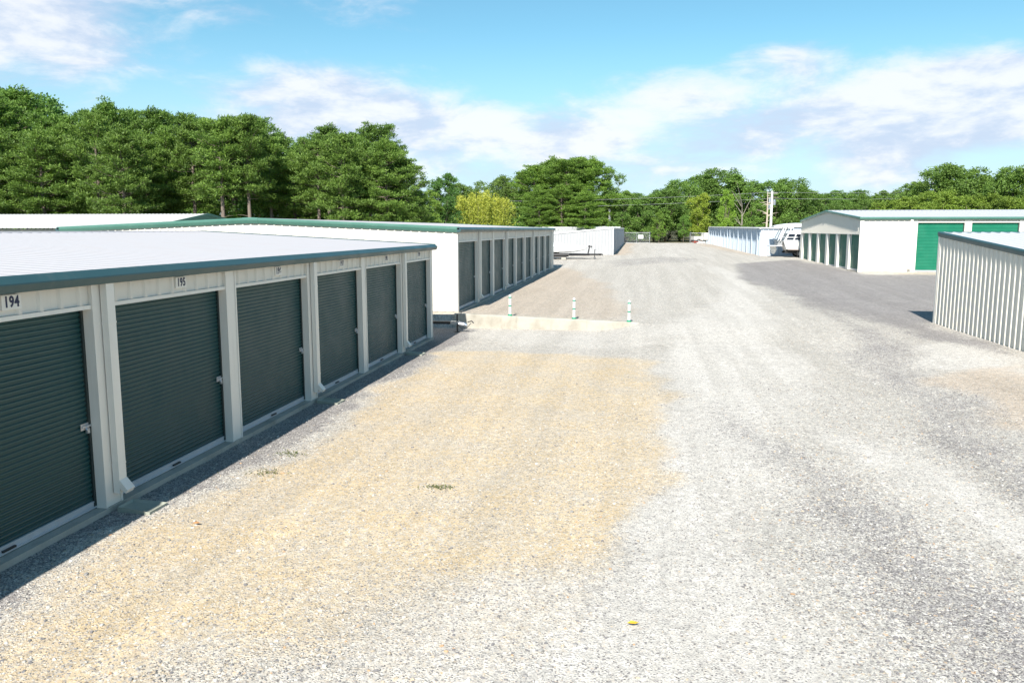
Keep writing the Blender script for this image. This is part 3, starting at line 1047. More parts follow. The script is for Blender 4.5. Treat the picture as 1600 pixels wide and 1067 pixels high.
# splash blocks below the downspouts
sp = (('nearest the camera, below the first full downspout', 8.98), ('in the middle, below the near building downspout second from left', 15.38), ('farthest away, below the last downspout of the near building', 21.78))
for lab, y in sp:
    m = MB()
    m.add([(0, -.16, .055), (0, .16, .055), (.46, .19, .025), (.46, -.19, .025), (0, -.16, -.05), (0, .16, -.05), (.46, .19, -.05), (.46, -.19, -.05), (.03, -.11, .03), (.03, .11, .03), (.44, .14, .004), (.44, -.14, .004)],
          [(0, 1, 5, 4), (1, 2, 6, 5), (2, 3, 7, 6), (3, 0, 4, 7), (0, 8, 9, 1), (1, 9, 10, 2), (2, 10, 11, 3), (3, 11, 8, 0), (8, 11, 10, 9)])
    o = obj('splash_block', m, splash_mat, None, (-6.36, y, 0.012))
    o.rotation_euler = (0, 0.01, random.uniform(-.08, .05))
    tag(o, 'concrete splash block ' + lab, 'block', 'splash blocks along the near building')

# ------------------------------------------------------------------ trailers and boats
def wheel(parent, x, y, z, r=0.30, w=0.17, axis_y=True):
    m = MB()
    pts = [(-w / 2, r * .62), (-w / 2, r * .93), (-w * .38, r), (w * .38, r), (w / 2, r * .93), (w / 2, r * .62)]
    n = 24
    rings = []
    for j in range(n):
        a = 2 * math.pi * j / n
        rings.append([(q[1] * math.cos(a), q[0], q[1] * math.sin(a)) for q in pts])
    rings.append(rings[0])
    m.loft(rings, cap=False)
    o = obj('tyre', m, rubber, parent, (x, y, z))
    m = MB().tube([(0, -w * .32, 0), (0, w * .32, 0)], r * .63, 20)
    m.tube([(0, -w * .42, 0), (0, w * .42, 0)], r * .2, 12)
    obj('rim', m, galv, o)
    if not axis_y:
        o.rotation_euler = (0, 0, math.pi / 2)
    return o


# utility trailer parked between the two buildings: only the tongue sticks out past the corner
t = thing('utility_trailer', 'black trailer tongue with coupler and jack sticking out behind the near building', 'trailer', (-9.6, 26.75, 0))
obj('bed', MB().box(-3.2, 0.2, -0.80, 0.8, 0.42, 0.50), timber, t)
m = MB()
for s in (-1, 1):
    m.box(-3.2, 0.2, s * .8 - .04, s * .8 + .04, 0.34, 0.418)
    m.tube([(0.2, s * .78, .37), (1.9, s * .07, .35)], .045, 6)
m.box(1.6, 3.40, -.05, .05, 0.285, 0.375)
obj('frame', m, black_metal, t)
obj('coupler', MB().box(3.32, 3.62, -.07, .07, 0.27, 0.385).tube([(3.60, 0, .30), (3.78, 0, .29), (3.88, 0, .25)], [.075, .07, .05], 10), galv, t)
j = MB().tube([(3.52, .11, 0.02), (3.52, .11, .62)], .028, 10).tube([(3.52, .11, .60), (3.66, .11, .62), (3.66, .11, .72)], .012, 6).box(3.44, 3.60, .03, .19, 0.005, 0.022)
obj('jack', j, black_metal, t)
obj('safety_chain', MB().tube([(3.55, -.06, .30), (3.72, -.10, .14), (3.92, -.05, .20), (4.02, 0, .33)], .014, 6).tube([(3.9, .06, .36), (4.05, .0, .40), (4.12, -.04, .34)], .02, 6), black_metal, t)
for s in (-1, 1):
    wheel(t, -1.4, s * .98, .32)
    obj('fender', MB().box(-1.85, -.95, s * .98 - .12, s * .98 + .12, .66, .69), black_metal, t)

# covered runabout on its trailer, bow to the right
zb = gz(-6, 72)

BX0, BY0 = -10.6, 72.0


def hull_ring(x, half, keel, top, flare=0.12, n=7):
    """half-section of a vee hull, mirrored"""
    p = []
    prof = [(0.0, keel), (0.55, keel + (top - keel) * .10), (0.90, keel + (top - keel) * .20), (0.97, keel + (top - keel) * .65), (1.0, top)]
    for w, z in prof:
        p.append((x, -w * half, z))
    q = [(a, -b2, c) for a, b2, c in reversed(p)]
    return p + q[:-1]


t = thing('covered_boat', 'small white runabout under a white cover on a black trailer', 'boat', (BX0, BY0, zb))
rs = []
for x, hw, kz, tp in ((0, .93, .52, 1.10), (1.5, .96, .52, 1.10), (3.0, .95, .53, 1.10), (4.2, .86, .56, 1.10), (5.2, .58, .66, 1.09), (5.9, .24, .83, 1.07), (6.15, .04, .98, 1.06)):
    rs.append(hull_ring(x, hw, kz, tp))
obj('hull', MB().loft(rs), gel_white, t)
m = MB()
for x, hw, h in ((-.05, .96, .10), (0.6, .99, .20), (2.0, 1.0, .30), (2.9, .99, .38), (3.5, .95, .33), (4.4, .84, .14), (5.3, .56, .05), (6.0, .22, .03), (6.2, .05, .02)):
    ring = [(x, -hw, 1.06), (x, -hw * 1.01, 1.12)] + [(x, hw * c, 1.12 + h * s) for c, s in ((-.75, .55), (-.35, .92), (0, 1), (.35, .92), (.75, .55))] + [(x, hw * 1.01, 1.12), (x, hw, 1.06)]
    rs.append(ring)
obj('cover', MB().loft(rs[7:]), sign_white, t)
obj('rub_rail', MB().tube([(0, -.965, 1.075), (3, -.985, 1.075), (4.2, -.89, 1.075), (5.2, -.6, 1.065), (5.9, -.25, 1.05), (6.17, 0, 1.04)], .02, 6), alu, t)

t = thing('boat_trailer', 'black boat trailer with winch post under the small covered boat', 'trailer', (BX0, BY0, zb))
m = MB()
for s in (-1, 1):
    m.tube([(0.1, s * .95, .40), (4.6, s * .95, .40), (6.3, s * .09, .40)], .10, 6)
    m.tube([(0.1, s * .95, .22), (4.4, s * .95, .22)], .05, 6)
m.box(5.6, 7.35, -.07, .07, .33, .49)
m.box(0.6, .7, -.8, .8, .36, .44).box(3.2, 3.3, -.75, .75, .36, .44)
obj('frame', m, black_metal, t)
obj('bunk', MB().box(0.2, 3.6, -.55, -.43, .49, .56), timber, t)
obj('bunk', MB().box(0.2, 3.6, .43, .55, .49, .56), timber, t)
m = MB().prism([(6.15, -.05, .5), (6.27, -.05, .5), (6.40, -.05, 1.20), (6.30, -.05, 1.20)], (0, .1, 0)).tube([(6.30, -.08, 1.12), (6.30, .08, 1.12)], .09, 10)
m.tube([(6.48, -.11, 1.10), (6.48, .11, 1.10)], .075, 12).tube([(6.48, -.12, 1.10), (6.50, -.14, 0.9)], .014, 6)
obj('winch_post', m, black_metal, t)
m = MB().tube([(6.80, -.10, .02), (6.80, -.10, .86)], .03, 8).tube([(6.80, -.10, .84), (6.98, -.10, .86)], .014, 6)
obj('jack', m, black_metal, t)
wheel(t, 6.80, -.10, .10, .09, .07)
obj('coupler', MB().box(7.2, 7.5, -.07, .07, .36, .48).tube([(7.45, 0, .40), (7.52, 0, .34)], .05, 8), black_metal, t)
for s in (-1, 1):
    wheel(t, 1.9, s * 1.0, .30)
    obj('fender', MB().tube([(1.45, s * 1.0, .42), (1.6, s * 1.0, .62), (1.9, s * 1.0, .68), (2.2, s * 1.0, .62), (2.35, s * 1.0, .42)], .07, 6), black_metal, t)
o = obj('concrete_chock', MB().box(-.2, .2, -.1, .1, 0, .19).box(-.14, .14, -.108, -.102, .05, .14), concrete, None, (-6.45, 71.0, gz(-6.45, 71.0) + .01))
tag(o, 'pale concrete block lying in front of the small covered boat', 'block')

# cabin cruiser, stern to the left, half hidden by the cream building
zc = gz(14, 77.3)
t = thing('cabin_cruiser', 'large white cabin cruiser with hardtop and white outdrive beside the pale blue building', 'boat', (12.55, 77.3, zc))
rs = []
for x, hw, kz, tp in ((0.36, 1.25, .56, 1.46), (0.7, 1.27, .52, 1.47), (2.5, 1.3, .50, 1.50), (5.0, 1.2, .56, 1.62), (6.8, .78, .85, 1.80), (7.8, .3, 1.25, 1.95), (8.2, .03, 1.6, 2.0)):
    ring = hull_ring(x, hw, kz, tp)
    if x < 1:
        ring = [(a + (tp - c) * .42, bq, c) for a, bq, c in ring]
    rs.append(ring)
obj('hull', MB().loft(rs), gel_stain, t)
obj('stripe', MB().tube([(0.78, -1.19, .70), (2.5, -1.23, .66), (5.0, -1.14, .75)], .06, 6), painted('brown_stripe', (.30, .25, .23), .5, .2), t)
obj('rub_rail', MB().tube([(0.36, -1.27, 1.45), (2.5, -1.32, 1.49), (5, -1.22, 1.6), (6.8, -.8, 1.78), (8.2, -.03, 1.98)], .03, 6), alu, t)
m = MB().prism([(0.40, -1.10, 1.47), (5.4, -1.08, 1.62), (4.4, -.98, 2.16), (0.78, -1.0, 2.13)], (0, 0.05, 0))
cab = obj('cabin_side', m, gel_white, t)
for z0, z1, q in ((1.55, 1.76, 0.0), (1.82, 2.08, .10)):
    for a, bb in ((0.58, 1.25), (1.32, 2.30), (2.38, 3.3), (3.38, 4.1)):
        y0, y1 = -1.118 + (z0 - 1.47) * .15, -1.118 + (z1 - 1.47) * .15
        obj('window', MB().prism([(a + q, y0, z0), (bb + q, y0, z0), (bb + q + .03, y1, z1), (a + q + .09, y1, z1)], (0, .02, 0)), glass_dark, cab)
obj('cabin_side', MB().prism([(0.40, 1.03, 1.47), (5.4, 1.03, 1.62), (4.4, .95, 2.16), (0.78, .95, 2.13)], (0, 0.05, 0)), gel_white, t)
obj('deck', MB().box(0.5, 6.0, -1.04, 1.02, 1.40, 1.455), gel_white, t)
obj('engine_cover', MB().box(-0.10, 0.34, -.85, .85, 1.05, 1.46).box(-0.14, 0.36, -.9, .9, 1.462, 1.50), painted('weathered_grey', (.30, .31, .32), .7, .5, (.12, .12, .12)), t)
obj('windscreen', MB().prism([(1.05, -1.0, 2.14), (3.1, -1.0, 2.18), (2.8, -.92, 2.66), (1.28, -.92, 2.66)], (0, .02, 0)), painted('clear_vinyl', (.55, .62, .70), .15, .05), t)
rs = []
for x, h in ((-0.45, .03), (-0.25, .10), (0.5, .20), (1.6, .26), (2.8, .22), (3.4, .10), (3.6, .03)):
    rs.append([(x, -1.12, 2.68), (x, -1.14, 2.73), (x, -.8, 2.74 + h), (x, 0, 2.76 + h * 1.2), (x, .8, 2.74 + h), (x, 1.14, 2.73), (x, 1.12, 2.68)])
obj('hardtop', MB().loft(rs), gel_white, t)
for x0, x1 in ((-0.12, 0.42), (0.10, 0.62), (0.55, 1.10), (2.6, 3.0)):
    for s in (-1, 1):
        obj('strut', MB().tube([(x0, s * 1.08, 1.46), (x1, s * 1.02, 2.72)], .04, 6), gel_white, t)
obj('rail', MB().tube([(-.1, -1.15, 1.46), (-.05, -1.13, 1.78), (0.5, -1.12, 1.8)], .02, 6), alu, t)
obj('swim_platform', MB().box(-.75, .34, -.9, .9, .98, 1.045), gel_stain, t)
m = MB().loft([[(-.62, -.10, .95), (-.10, -.14, .95), (-.10, .14, .95), (-.62, .10, .95)], [(-.62, -.09, .72), (-.02, -.14, .62), (-.02, .14, .62), (-.62, .09, .72)], [(-.48, -.06, .52), (-.14, -.07, .45), (-.14, .07, .45), (-.48, .06, .52)], [(-.42, -.03, .28), (-.20, -.03, .26), (-.20, .03, .26), (-.42, .03, .28)]])
m.tube([(-.58, 0, .44), (-.36, 0, .45), (-.08, 0, .44)], [.05, .09, .03], 10)
od = obj('outdrive', m, gel_white, t)
m = MB()
for q in range(3):
    a = q * 2.094
    m.prism([(-.60, .04 * math.cos(a), .44 + .04 * math.sin(a)), (-.62, .17 * math.cos(a - .25), .44 + .17 * math.sin(a - .25)), (-.56, .19 * math.cos(a + .25), .44 + .19 * math.sin(a + .25))], (.015, 0, 0))
obj('propeller', m, galv, od)
t = thing('cruiser_trailer', 'dark trailer carrying the large cabin cruiser', 'trailer', (12.55, 77.3, zc))
m = MB()
for s in (-1, 1):
    m.box(0.6, 8.6, s * .85 - .05, s * .85 + .05, .36, .50)
for x in (0.8, 2.5, 4.5, 6.4):
    m.box(x, x + .1, -.8, .8, .37, .49)
obj('frame', m, black_metal, t)
for s in (-1, 1):
    obj('bunk', MB().box(0.7, 5.0, s * .7 - .07, s * .7 + .07, .505, .78), timber, t)
    for x in (1.9, 2.75):
        wheel(t, x, s * 1.06, .33, .33, .2)

# ------------------------------------------------------------------ fence, sign, truck and scrap at the far end
def chain_link(name, label, x0, x1, y, zbase, h, sign=None):
    t = thing(name, label, 'fence', (x0, y, zbase))
    L = x1 - x0
    n = max(1, round(L / 2.4))
    for i in range(n + 1):
        x = L * i / n
        tall = .12 if i in (0, n) else 0
        obj('post', MB().tube([(x, 0, -.2), (x, 0, h + .03 + tall), (x, 0, h + .07 + tall)], [.045, .045, .01], 8), galv, t)
    obj('rail', MB().tube([(0, 0, h), (L, 0, h)], .024, 6), galv, t)
    obj('rail', MB().tube([(0, 0, .06), (L, 0, .06)], .015, 6), galv, t)
    m = MB()
    s = .13
    for dirn in (1, -1):
        x = -h
        while x < L + h:
            ax, bx = x, x + h
            az, bz = .05, h
            if ax < 0:
                az += (0 - ax) * (h - .05) / h
                ax = 0
            if bx > L:
                bz -= (bx - L) * (h - .05) / h
                bx = L
            if bx > ax and bz > az:
                pa, pb = ((ax, .0, az), (bx, .0, bz)) if dirn > 0 else ((L - ax, .004, az), (L - bx, .004, bz))
                m.tube([pa, pb], .006, 3, cap=False)
            x += s
    o = obj('wire_mesh', m, galv, t)
    o['kind'] = 'stuff'
    return t


zf = gz(3, 137)
chain_link('chain_link_fence', 'chain-link fence section with white sign beside the white ribbed building', -2.4, 1.85, 137, zf, 1.75)
chain_link('chain_link_fence', 'chain-link fence section in front of the pale pickup truck, right of the gap', 8.4, 12.6, 137, zf, 1.70)
t = thing('fence_sign', 'white sign hanging on the left chain-link fence', 'sign', (0.35, 136.93, zf + 1.05))
obj('sign_panel', MB().box(-.42, .42, -.02, .02, -.28, .32), sign_white, t)
obj('sign_print', MB().box(-.30, .30, -.026, -.022, .06, .13).box(-.24, .24, -.026, -.022, -.10, -.04), painted('grey_print', (.4, .42, .45), .5, 0), t)

t = thing('pickup_truck', 'pale pickup truck parked behind the right chain-link fence', 'truck', (11.3, 140.5, zf), 0.25)
obj('body', MB().prism([(-2.4, -.9, .55), (-2.4, -.9, 1.15), (2.0, -.9, 1.12), (2.45, -.9, .98), (2.5, -.9, .5)], (0, 1.8, 0)), truck_tan, t)
cabp = obj('cab', MB().loft([[(-.7, -.86, 1.15), (1.15, -.86, 1.13), (1.15, .86, 1.13), (-.7, .86, 1.15)], [(-.55, -.72, 1.72), (.45, -.72, 1.74), (.45, .72, 1.74), (-.55, .72, 1.72)]]), truck_tan, t)
obj('window', MB().prism([(-.5, -.835, 1.24), (.85, -.835, 1.24), (.45, -.735, 1.66), (-.44, -.735, 1.66)], (0, .012, 0)), glass_dark, cabp)
for x in (-1.6, 1.6):
    for s in (-1, 1):
        wheel(t, x, s * .82, .36, .36, .22)

random.seed(12)
junk = (('rusty scrap heap of bent pipes by the right fence', red_paint, 9.2, 136.0), ('white plastic bucket lying by the right fence', sign_white, 10.6, 136.1), ('blue crate of scrap at the foot of the right fence', blue_sheet, 11.3, 135.8), ('pale sacks heaped at the fence end near the blue building', truck_tan, 10.0, 135.7))
for i, (lab, mt, x, y) in enumerate(junk):
    z0 = gz(x, y)
    if i == 0:
        m = MB()
        for q in range(16):
            a = random.uniform(0, 6.28)
            p = Vector((random.uniform(-.5, .5), random.uniform(-.25, .25), random.uniform(.03, .3)))
            d = Vector((math.cos(a), math.sin(a) * .5, random.uniform(-.1, .5))) * random.uniform(.3, .7)
            p2 = p + d
            p2.z = max(.03, p2.z)
            m.tube([p, (p + p2) / 2 + Vector((0, 0, .08)), p2], .025, 5)
        nm, ct = 'scrap_heap', 'scrap'
    elif i == 1:
        m = MB().tube([(-.2, 0, .16), (.16, 0, .17)], [.13, .16], 14, True).tube([(.16, -.15, .17), (.22, 0, .3), (.16, .15, .17)], .01, 4)
        nm, ct = 'bucket', 'bucket'
    elif i == 2:
        m = MB().box(-.4, .4, -.28, .28, 0, .05)
        for q in range(4):
            zz = .07 + q * .1
            m.box(-.4, .4, -.28, -.25, zz, zz + .07).box(-.4, .4, .25, .28, zz, zz + .07).box(-.4, -.37, -.25, .25, zz, zz + .07).box(.37, .4, -.25, .25, zz, zz + .07)
        m.tube([(-.2, 0, .1), (.1, .1, .7)], .03, 6).tube([(.2, -.1, .1), (-.1, .1, .62)], .03, 6)
        nm, ct = 'crate', 'crate'
    else:
        m = MB()
        for sx, sz in ((-.3, 0), (.25, 0), (0, .18)):
            m.loft([[(sx + .32 * u * math.cos(a), .2 * u * math.sin(a), sz + .1 + zz) for a in np.linspace(0, 6.283, 10)[:-1]] for zz, u in ((-.1, .6), (-.06, .95), (.03, 1), (.09, .7))])
        nm, ct = 'sack_pile', 'sacks'
    tag(obj(nm, m, mt, None, (x, y, z0 + .005)), lab, ct)

# ------------------------------------------------------------------ poles and wires
def util_pole(label, x, y, h, arms, mat, can=None, r=.16, lamp=False):
    z0 = gz(x, y)
    t = thing('utility_pole', label, 'pole', (x, y, z0))
    obj('shaft', MB().tube([(0, 0, -.3), (0, 0, h * .5), (0, 0, h)], [r, r * .85, r * .68], 10), mat, t)
    for z, L in arms:
        a = obj('crossarm', MB().box(-L, L, -.14, -.02, z - .06, z + .06), pole_wood, t)
        for q in (-.9, -.35, .35, .9):
            obj('insulator', MB().tube([(q * L, -.08, z + .062), (q * L, -.08, z + .2)], [.05, .035], 8), glass_dark, a)
    for (cx, cz) in (can or ()):
        obj('transformer', MB().tube([(cx, -.1, cz - .45), (cx, -.1, cz + .38), (cx, -.1, cz + .48)], [.26, .26, .18], 12), galv, t)
    if lamp:
        obj('cap', MB().tube([(0, 0, h), (0, 0, h + .1), (0, 0, h + .32), (0, 0, h + .38)], [.10, .22, .20, .06], 10), mat, t)
    return t


PY = 150
PX = place(1204, PY)
util_pole('pale utility pole with transformer behind the pale blue building', PX, PY, 9.0, [(8.6, .9)], pole_white, [(-.42, 6.2), (-.36, 7.4), (.45, 7.0)], .27)
util_pole('white pole rising behind the white ribbed building', place(952, 150), 150, 5.8, [], pole_white, None, .28, True)
util_pole('short utility pole with pale transformer, deep behind the cabin cruiser', place(1223, 170), 170, 6.8, [], pole_wood, [(-.35, 5.0)], .16)
LX = place(655, 140)
RX = place(1790, 158)
util_pole('utility pole hidden among the pines at the left end of the wires', LX, 140, 7.4, [(7.2, .9)], pole_wood)
util_pole('utility pole beyond the right edge of the frame carrying the wires', RX, 158, 11.4, [(11.2, .9)], pole_wood)


def wire(label, a, bb, sag):
    pts = []
    a, bb = Vector(a), Vector(bb)
    for i in range(25):
        s = i / 24
        p = a.lerp(bb, s)
        p.z -= sag * 4 * s * (1 - s)
        pts.append(p - a)
    o = obj('power_line', MB().tube(pts, .022, 5), wire_mat, None, a)
    tag(o, label, 'wire', 'overhead power lines')


zp = gz(PX, PY)
for q, (dz, nm) in enumerate(((8.78, 'topmost'), (7.7, 'lower'))):
    off = -.3 if q == 0 else .2
    wire(nm + ' overhead wire from the pale utility pole left towards the pines', (PX + off, PY - .1, zp + dz), (LX + off, 139.9, 1.15 + dz - 1.55), .55)
    wire(nm + ' overhead wire from the pale utility pole right past the cream building', (PX + off, PY - .1, zp + dz), (RX + off, 157.9, 1.15 + dz + 2.2), .9)

# ------------------------------------------------------------------ trees
RNG = np.random.default_rng(7)


def leaf_mesh(name, centers, dirs, lens, widths, tone, mat, bend=0.0):
    """many small kite-shaped leaves or needle sprays as one mesh; each leaf is its own island"""
    n = len(centers)
    d = dirs / (np.linalg.norm(dirs, axis=1, keepdims=True) + 1e-9)
    r = RNG.normal(size=(n, 3))
    s = np.cross(d, r)
    s /= (np.linalg.norm(s, axis=1, keepdims=True) + 1e-9)
    L = lens[:, None]
    Wd = widths[:, None]
    p0 = centers
    p2 = centers + d * L
    mid = centers + d * L * 0.5
    p1 = mid + s * Wd * 0.5
    p3 = mid - s * Wd * 0.5
    v = np.stack([p0, p1, p2, p3], 1).reshape(-1, 3)
    f = np.arange(n * 4).reshape(n, 4)
    me = bpy.data.meshes.new(name)
    me.vertices.add(n * 4)
    me.vertices.foreach_set('co', v.astype(np.float32).ravel())
    me.loops.add(n * 4)
    me.loops.foreach_set('vertex_index', f.astype(np.int32).ravel())
    me.polygons.add(n)
    me.polygons.foreach_set('loop_start', (np.arange(n) * 4).astype(np.int32))
    me.polygons.foreach_set('loop_total', np.full(n, 4, np.int32))
    me.update(calc_edges=True)
    at = me.attributes.new('tone', 'FLOAT', 'POINT')
    at.data.foreach_set('value', np.repeat(np.clip(tone, 0, 1), 4).astype(np.float32))
    me.materials.append(mat)
    return me


def unit(v):
    return v / (np.linalg.norm(v, axis=-1, keepdims=True) + 1e-9)


def make_pine(seed, H, cb, wid, round_top=0.6, dens=1.0):
    """pine with layered tufted boughs: returns (trunk mesh, crown mesh)"""
    rng = np.random.default_rng(seed)
    m = MB()
    pts = []
    bx, by = rng.normal(0, .18, 2)
    for i in range(9):
        s = i / 8
        pts.append((bx * math.sin(s * 3.0), by * math.sin(s * 2.4), H * 0.97 * s - (0.3 if i == 0 else 0)))
    rr = [0.019 * H * (1 - 0.86 * i / 8) for i in range(9)]
    m.tube(pts, rr, 8)

    def trunk_at(z):
        s = min(max(z / (H * .97), 0), 1)
        return np.array([bx * math.sin(s * 3.0), by * math.sin(s * 2.4), z])
    C_, D_, T_ = [], [], []
    # dead snags below the crown
    for i in range(rng.integers(6, 12)):
        z = rng.uniform(.12, cb / H + .08) * H
        a = rng.uniform(0, 6.28)
        L = rng.uniform(.5, 1.6)
        p = trunk_at(z)
        q = p + np.array([math.cos(a) * L, math.sin(a) * L, rng.uniform(-.25, .25)])
        m.tube([p, (p + q) / 2 + np.array([0, 0, .06]), q], [.035, .025, .01], 4, False)
    z = cb
    while z < H * .985:
        s = (z - cb) / (H - cb)
        env = wid * (math.sin(math.pi * min(1, 0.22 + 0.62 * s + 0.16 * s * s)) ** round_top) * (1 if s < .93 else 0.8)
        nb = rng.integers(3, 6)
        a0 = rng.uniform(0, 6.28)
        for q in range(nb):
            if rng.random() < .10:
                continue
            a = a0 + q * 6.283 / nb + rng.normal(0, .25)
            L = env * rng.uniform(.55, 1.12)
            el = math.radians(-8 + 55 * s ** 1.3 + rng.normal(0, 8))
            p = trunk_at(z + rng.normal(0, .15))
            d = np.array([math.cos(a) * math.cos(el), math.sin(a) * math.cos(el), math.sin(el)])
            tip = p + d * L + np.array([0, 0, 0.10 * L])
            m.tube([p, p + d * L * .5 - np.array([0, 0, .05 * L]), tip], [.012 * H * .22 + .02, .03, .012], 4, False)
            nt = max(3, int(L * 3.0))
            for j in range(nt):
                t = .30 + .70 * (j + rng.uniform(.2, .8)) / nt
                side = np.array([-math.sin(a), math.cos(a), 0]) * rng.normal(0, .26) * L * (1.1 - .5 * t)
                c = p + d * L * t + np.array([0, 0, 0.10 * L * t * t]) + side + np.array([0, 0, rng.normal(.05, .12)])
                C_.append(c)
                D_.append(d)
                T_.append(rng.uniform(0, .75))
        z += rng.uniform(.42, .68) * (1 if s < .7 else .8)
    for q in range(6):
        C_.append(trunk_at(H) + rng.normal(0, .25, 3))
        D_.append(np.array([0, 0, 1.0]))
        T_.append(.6)
    C_, D_, T_ = np.array(C_), np.array(D_), np.array(T_)
    nn = int(50 * dens)
    n = len(C_) * nn
    base = np.repeat(C_, nn, 0)
    dd = unit(rng.normal(size=(n, 3)) + np.repeat(D_, nn, 0) * .55 + np.array([0, 0, .65]))
    off = unit(rng.normal(size=(n, 3))) * (rng.random((n, 1)) ** .6) * np.array([.60, .60, .27])
    cen = base + off
    lens = rng.uniform(.22, .44, n)
    wd = rng.uniform(.06, .12, n)
    tone = np.repeat(T_, nn) * .5 + rng.random(n) * .3 + np.clip(off[:, 2] / .27, -1, 1) * .2
    return m.mesh('trunk', True), leaf_mesh('crown', cen, dd, lens, wd, tone, pine_leaf)


def make_broadleaf(seed, H, cb, wid, nblob, leaf=.26, nleaf=9000, mat=None, trunk_mat=None, tall=1.0):
    """broad-crowned tree: limbs that fork towards leaf clumps spread through an uneven crown"""
    rng = np.random.default_rng(seed)
    m = MB()
    fork = cb + (H - cb) * .18
    lean = rng.normal(0, .25, 2)
    top = np.array([lean[0], lean[1], fork])
    m.tube([(0, 0, -.3), (lean[0] * .4, lean[1] * .4, fork * .5), tuple(top)], [.021 * H, .016 * H, .012 * H], 8)
    bl = []
    for i in range(nblob):
        s = (i + rng.uniform(.1, .9)) / nblob
        z = cb + (H - cb) * (0.08 + .84 * s)
        e = wid * math.sqrt(max(.05, 1 - (2 * (0.10 + .80 * s) - .9) ** 2)) * .78
        a = i * 2.39996 + rng.normal(0, .4)
        r = e * math.sqrt(rng.uniform(.12, 1.0))
        c = np.array([math.cos(a) * r + lean[0], math.sin(a) * r + lean[1], z])
        R = rng.uniform(.30, .50) * wid * (1.0 - .25 * s)
        bl.append((c, R))
        mid = (top + c) / 2 + np.array([0, 0, -.05 * H * rng.random()])
        m.tube([tuple(top * .97 + np.array([0, 0, -rng.uniform(0, .12) * H])), tuple(mid), tuple(c)], [.007 * H, .0045 * H, .0015 * H], 5, False)
        for q in range(3):
            e2 = c + rng.normal(0, .5, 3) * R
            m.tube([tuple(mid * .3 + c * .7), tuple(e2)], [.02, .008], 4, False)
    per = nleaf // nblob
    CC, DD, TT = [], [], []
    for c, R in bl:
        # each clump is itself made of sprays
        ns = 26
        sp = unit(rng.normal(size=(ns, 3)) + np.array([0, 0, .35]))
        sp = sp * (rng.uniform(.55, 1.05, (ns, 1))) * R * np.array([1, 1, .72])
        st = rng.random(ns)
        idx = rng.integers(0, ns, per)
        o = rng.normal(size=(per, 3)) * R * np.array([.20, .20, .12])
        p = c + sp[idx] + o
        CC.append(p)
        DD.append(unit(sp[idx]) * .5 + rng.normal(size=(per, 3)) * .6 + np.array([0, 0, -.1]))
        TT.append(st[idx] * .55 + rng.random(per) * .3 + rng.uniform(-.1, .15))
    CC, DD, TT = np.concatenate(CC), np.concatenate(DD), np.concatenate(TT)
    n = len(CC)
    CC[:, 2] = np.maximum(CC[:, 2], 0.3)
    return m.mesh('trunk', True), leaf_mesh('crown', CC, DD, rng.uniform(.7, 1.25, n) * leaf, rng.uniform(.5, .85, n) * leaf, TT, mat or broad_leaf)


PINES = [make_pine(11, 15.0, 3.6, 3.2), make_pine(23, 15.0, 6.4, 3.0, .5), make_pine(31, 15.0, 2.6, 3.5, .75), make_pine(47, 15.0, 7.4, 3.4, .45), make_pine(59, 15.0, 4.4, 2.8, .6)]
BROAD = [make_broadleaf(101, 15, 2.6, 5.0, 20, .32, 17000), make_broadleaf(113, 15, 1.8, 4.4, 20, .32, 17000), make_broadleaf(127, 15, 3.5, 5.4, 20, .32, 17000), make_broadleaf(139, 15, 1.2, 4.0, 20, .32, 16000), make_broadleaf(151, 15, 3.0, 4.6, 11, .30, 8000)]
BUSH = [make_broadleaf(201, 6, 0.2, 3.0, 9, .24, 4200), make_broadleaf(211, 6, 0.1, 2.6, 9, .22, 4200)]


def tree(kind, px, top_y, y, label, group=None, widen=1.0, tint=(1, 1, 1), protos=None, seed=None, name=None, bark_m=None):
    """px / top_y: bearing of the tree and elevation of its tip; y: how far off it stands"""
    x = place(px, y)
    d = pix_dir(px, top_y)
    ztop = 3.5 + d.z / d.y * y
    z0 = gz(x, y)
    h = max(2.0, ztop - z0)
    P = protos or (PINES if kind == 'pine' else BROAD if kind == 'broad' else BUSH)
    i = seed if seed is not None else int(RNG.integers(0, len(P)))
    tm, cm = P[i % len(P)]
    H0 = 6.0 if kind == 'bush' else 15.0
    s = h / H0
    t = thing(name or ('pine_tree' if kind == 'pine' else 'shrub' if kind == 'bush' else 'broadleaf_tree'), label, 'shrub' if kind == 'bush' else 'tree', (x, y, z0), float(RNG.uniform(0, 6.28)), group)
    w = s * widen * float(RNG.uniform(.92, 1.08))
    t.scale = (w, w, s)
    o = obj('trunk', tm, bark_m or bark, t)
    c = obj('crown', cm, None, t)
    j = RNG.uniform(.86, 1.14)
    c.color = (tint[0] * j, tint[1] * j, tint[2] * j, 1)
    return t


ORD = ['first', 'second', 'third', 'fourth', 'fifth', 'sixth', 'seventh', 'eighth', 'ninth', 'tenth', 'eleventh', 'twelfth', 'thirteenth', 'fourteenth', 'fifteenth', 'sixteenth', 'seventeenth', 'eighteenth', 'nineteenth', 'twentieth', 'twenty-first', 'twenty-second', 'twenty-third', 'twenty-fourth', 'twenty-fifth', 'twenty-sixth', 'twenty-seventh', 'twenty-eighth']

